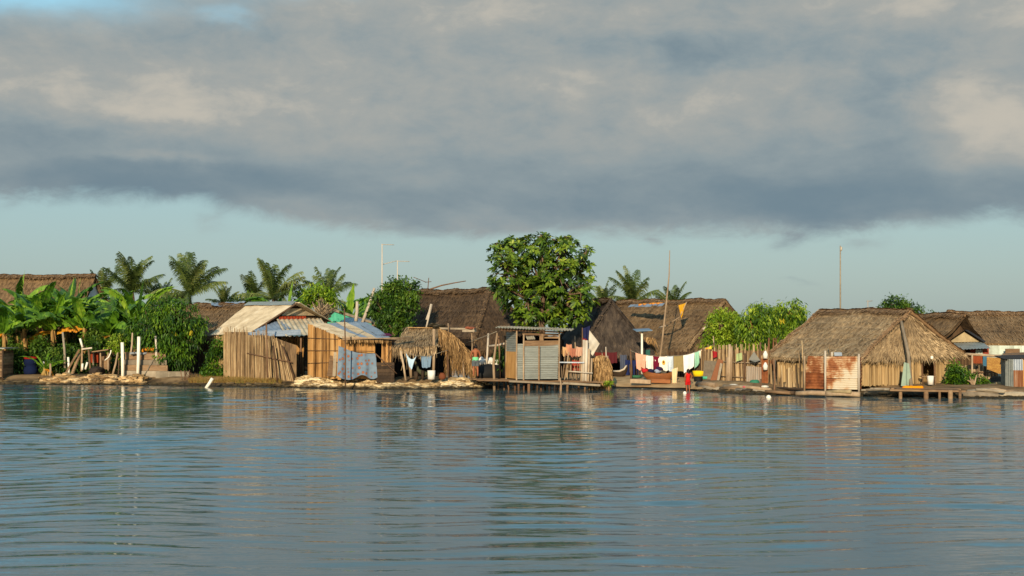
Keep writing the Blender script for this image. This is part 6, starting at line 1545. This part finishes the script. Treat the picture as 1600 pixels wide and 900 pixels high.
# small gabled house
t = thing('gabled_cabin', 'small cabin with cream gable and grey sheet awning at the far right', 'cabin', at(1510, 600, 73.6))
Y = 73.2; AP, EL_, ER_ = at(1506, 518, Y), at(1480, 535, Y), at(1532, 534, Y); back = V((1.6, 4.5, .0))
m = MB(); m.add([EL_, ER_, AP], [(0, 1, 2)], .1); m.build('gable_panel', M['cream'], t)
for e in (EL_, ER_):
    m = MB(); o_ = AP + V((0, -.25, .05)); e2 = e + (e - AP) * .12 + V((0, -.25, .04)); corrug(m, o_, e2 - o_, back, 8, .02, .3, 'u', 4, .03, .03); m.build('roof_sheet', M['plank_dark'], t)
m = MB(); a, b = at(1486, 536, Y - .1), at(1536, 534, Y - .1); corrug(m, a, b - a, at(1497, 546, Y - 1.3) - a, 10, .015, .3, 'v', 4, .04); m.build('awning', M['tin_grey'], t)
m = MB(); p = at(1482, 596, Y + .1); q = at(1533, 596, Y + .1); canes(m, (p.x, p.y), (q.x, q.y), GZ, EL_.z, .13, .14, 0, 0, 0, .04); canes(m, (q.x, q.y), (q.x + 1.6, q.y + 4.5), GZ, EL_.z, .13, .14, 0, 0, 0, .04); m.build('wall', M['cane_dark'], t)
m = MB(); m.beam(at(1497, 543.5, 72.6), at(1542, 542, 72.6), .1, .05, .5, (0, -1, 0)); m.box(at(1540, 548, 72.7), .3, .1, .5, 0, .5); m.box(at(1521, 549, 72.8), .35, .08, .3, 0, .8); m.build('red_shutter', cloth('faded_red', (136, 62, 44)), t)
m = MB(); m.box(at(1530, 551, 72.75), .38, .06, .3, 0, .5); m.box(at(1500, 551, 72.75), .4, .06, .3, 0, .3); m.build('pale_shutter', M['mint'], t)
# limewashed extension
m = MB(); a, b = at(1545, 590, 74.4), at(1625, 590, 73.8); canes(m, (a.x, a.y), (b.x, b.y), GZ, at(1570, 540, 74).z, .2, .3, .0, 0, 0, .02, 0, 2)
single('limewashed_wall', m, M['mint'], 'pale mint limewashed board wall under the long right roof', 'wall', at(1580, 590, 74))
m = MB(); c = at(1582, 549, 73.7); m.box(c, .75, .06, .28, 0, .4); single('window_board', m, M['plank'], 'brown boarded window in the pale mint wall', 'window', c)
t = thing('drying_rail', 'long horizontal rail with textiles before the gabled cabin', 'rail', at(1550, 560, 70.6))
m = MB(); m.tube([at(1504, 553, 71), at(1555, 556, 70.6), at(1605, 556, 70.2)], .07, 7); m.tube([at(1566, 560, 70.2), at(1606, 558, 70)], .08, 7); m.build('rail', M['pole'], t)
for px in (1519, 1573): m = MB(); m.tube([at(px, 600, 70.5), at(px, 554, 70.5)], .05, 6); m.build('post', M['pole'], t)
m = MB(); a = at(1566, 552, 70.3); m.quad(a, at(1606, 550, 70.1), at(1606, 559, 69.2), at(1568, 561, 69.3), .5); m.build('shelf_board', M['plank'], t)
for i, (x0, x1, py, d, c, lb) in enumerate(((1520, 1535, 556, .36, (132, 66, 38), 'rust brown textile on the drying rail'), (1536, 1543, 556.5, .48, (64, 108, 132), 'blue textile between brown and golden textiles'))):
    m = MB(); drape(m, at(x0, py, 70.5), at(x1, py + .3, 70.5), d, .04, 2, .01, 12, 8, .05, d, 0, .5); single('textile', m, cloth('textile_%s' % 'ab'[i], c), lb, 'laundry', at(x0, py, 70.5), 'laundry')
def basket():
    m = bpy.data.materials.new('woven_gold'); m.use_nodes = True; nt = m.node_tree; N = nt.nodes; L = nt.links; b = N['Principled BSDF']
    tc = N.new('ShaderNodeTexCoord'); mp = N.new('ShaderNodeMapping'); mp.inputs['Rotation'].default_value = (PI / 2, 0, 0); mp.inputs['Scale'].default_value = (4, 4, 4)
    br = N.new('ShaderNodeTexBrick'); br.inputs['Color1'].default_value = lin((176, 136, 62)); br.inputs['Color2'].default_value = lin((150, 106, 44)); br.inputs['Mortar'].default_value = lin((92, 58, 28)); br.inputs['Scale'].default_value = 1.6; br.inputs['Mortar Size'].default_value = .03
    L.new(tc.outputs['Object'], mp.inputs[0]); L.new(mp.outputs[0], br.inputs['Vector']); L.new(br.outputs['Color'], b.inputs['Base Color']); b.inputs['Roughness'].default_value = .85
    return m
m = MB(); drape(m, at(1542, 558, 70.4), at(1570, 559, 70.3), .62, .04, 2, .01, 16, 8, .05, .85, 0, .5); single('woven_mat', m, basket(), 'golden woven mat hanging on the drying rail', 'mat', at(1556, 570, 70.4))
t = thing('board_fence', 'grey upright board fence below the drying rail', 'fence', at(1530, 598, 71.6))
m = MB(); a, b = at(1500, 598, 71.8), at(1560, 598, 71.4); canes(m, (a.x, a.y), (b.x, b.y), GZ, at(1530, 570, 71.6).z, .15, .15, .05, .01, 0, .03); m.build('board_panel', M['cane_grey'], t)
m = MB(); m.tube([at(1500, 581, 71.6), at(1560, 582, 71.2)], .03, 6); m.build('rail', M['pole_brown'], t)
# dark lumber and cartons
for px, py, s, lb in ((1556, 606, .32, 'smaller yellowish carton left of the corrugated shed'), (1566, 604, .42, 'larger yellowish carton against the corrugated shed')):
    m = MB(); c = at(px, py, 66.6); m.box(c, s, s, s * .9, .2, .6); m.box(c + V((0, 0, s * .46)), s * .98, s * .98, .02, .2, .2); single('carton', m, M['cream'], lb, 'carton', c - V((0, 0, s * .45)))
m = MB()
for k in range(5): a = at(1538 + k * 3, 600 - k * 2.5, 68.5 + k * .1); m.tube([a, at(1566, 601 - k * 2.5, 68.4 + k * .1)], .09, 7)
single('log_stack', m, M['plank_dark'], 'stack of dark logs in the shade beside the corrugated shed', 'logs', at(1550, 602, 68.5))
# corrugated shed at the edge
t = thing('corrugated_shed', 'upright corrugated shed cut by the right edge of the photo', 'shed', at(1590, 612, 65))
p = at(1571, 612, 64.6); u = at(1584, 613, 64.0) - p; hgt = V((.03, 0, at(1571, 561, 64.6).z - p.z)); m = MB(); corrug(m, p, u, hgt, 5, .03, .8, 'v', 5); m.build('zinc_panel', M['tin_grey'], t)
p = at(1584, 613, 64.0); u = at(1599, 613, 64.0) - p; m = MB(); corrug(m, p, u, V((0, 0, 1.0)), 6, .025, .4, 'v', 5); m.build('rusty_panel', mat('rust_streaks', [(76, 44, 26), (124, 80, 52), (160, 140, 118)], (8, 8, .6), .3, .7), t)
m = MB(); corrug(m, p + V((0, .02, 1.0)), u, V((0, 0, .5)), 4, .01, .7, 'v', 4); m.build('upper_panel', M['tin_blue'], t)
p = at(1599, 613, 64.0); m = MB(); m.box(p + V((.5, .3, .75)), 1.0, .06, 1.55, 0, .5); m.build('board_panel', M['bamboo'], t)
m = MB(); q = at(1569, 561, 64.4); m.quad(q, q + V((2.2, -.6, .08)), q + V((2.4, 1.5, .2)), q + V((.2, 2, .12)), .4); m.quad(q + V((0, 0, -.04)), q + V((2.2, -.6, .04)), q + V((2.4, 1.5, .16)), q + V((.2, 2, .08)), .4); m.build('roof', M['plank_dark'], t)
m = MB(); p = at(1571, 612, 64.6); corrug(m, p, V((.5, 2, 0)), V((0, 0, 1.45)), 6, .02, .3, 'v'); m.build('side_panel', M['tin_grey'], t)
# log pile along the shore
t = thing('log_bank', 'long bank of pale logs at the water on the far right', 'logs', at(1560, 617, 62.6))
for x0, y0, x1, y1, r in ((1502, 617, 1560, 619, .16), (1545, 618.5, 1625, 620, .2), (1512, 612, 1570, 612, .09), (1530, 613.5, 1600, 614.5, .14), (1508, 614.5, 1540, 615, .1), (1525, 609, 1560, 612, .07), (1540, 608, 1572, 611, .06)):
    m = MB(); a, b = at(x0, y0, 62.8 + rnd(0, .5)), at(x1, y1, 62.4 + rnd(0, .5)); m.tube([a, a.lerp(b, .5) + V((0, 0, .04)), b], [r, r, r * .8], 8); m.build('log', M[R.choice(['pole', 'plank_grey', 'pole'])], t)
rubble(1488, 1640, 616, 150, 'stones packed under the pale log bank', 'stone_dark', 0, (.1, .26))
t = broad_tree('bush', 'leafy green bush between the right hut and the board fence', 'bush', (gx(1505, 67), 67, GZ), 67, [(1494, 585, 12), (1506, 592, 13), (1494, 599, 12), (1516, 598, 12), (1530, 602, 11), (1538, 606, 7), (1486, 606, 6), (1490, 573, 7)], 3800, .19, .09, 'leaf_mango', .2, .05)
m = MB(); b0 = at(1521, 604, 66.2)
for x1, y1 in ((1515, 588), (1526, 586), (1520, 592), (1511, 594)): m.tube([b0, at((1521 + x1) / 2, 596, 66.2), at(x1, y1, 66.2)], [.06, .045, .02], 6)
single('dead_branches', m, M['pole'], 'bare forked grey branch in front of the leafy bush', 'branch', b0)
print('VERTS', sum(len(o.data.vertices) for o in bpy.data.objects if o.type == 'MESH'), 'OBJECTS', len(bpy.data.objects))
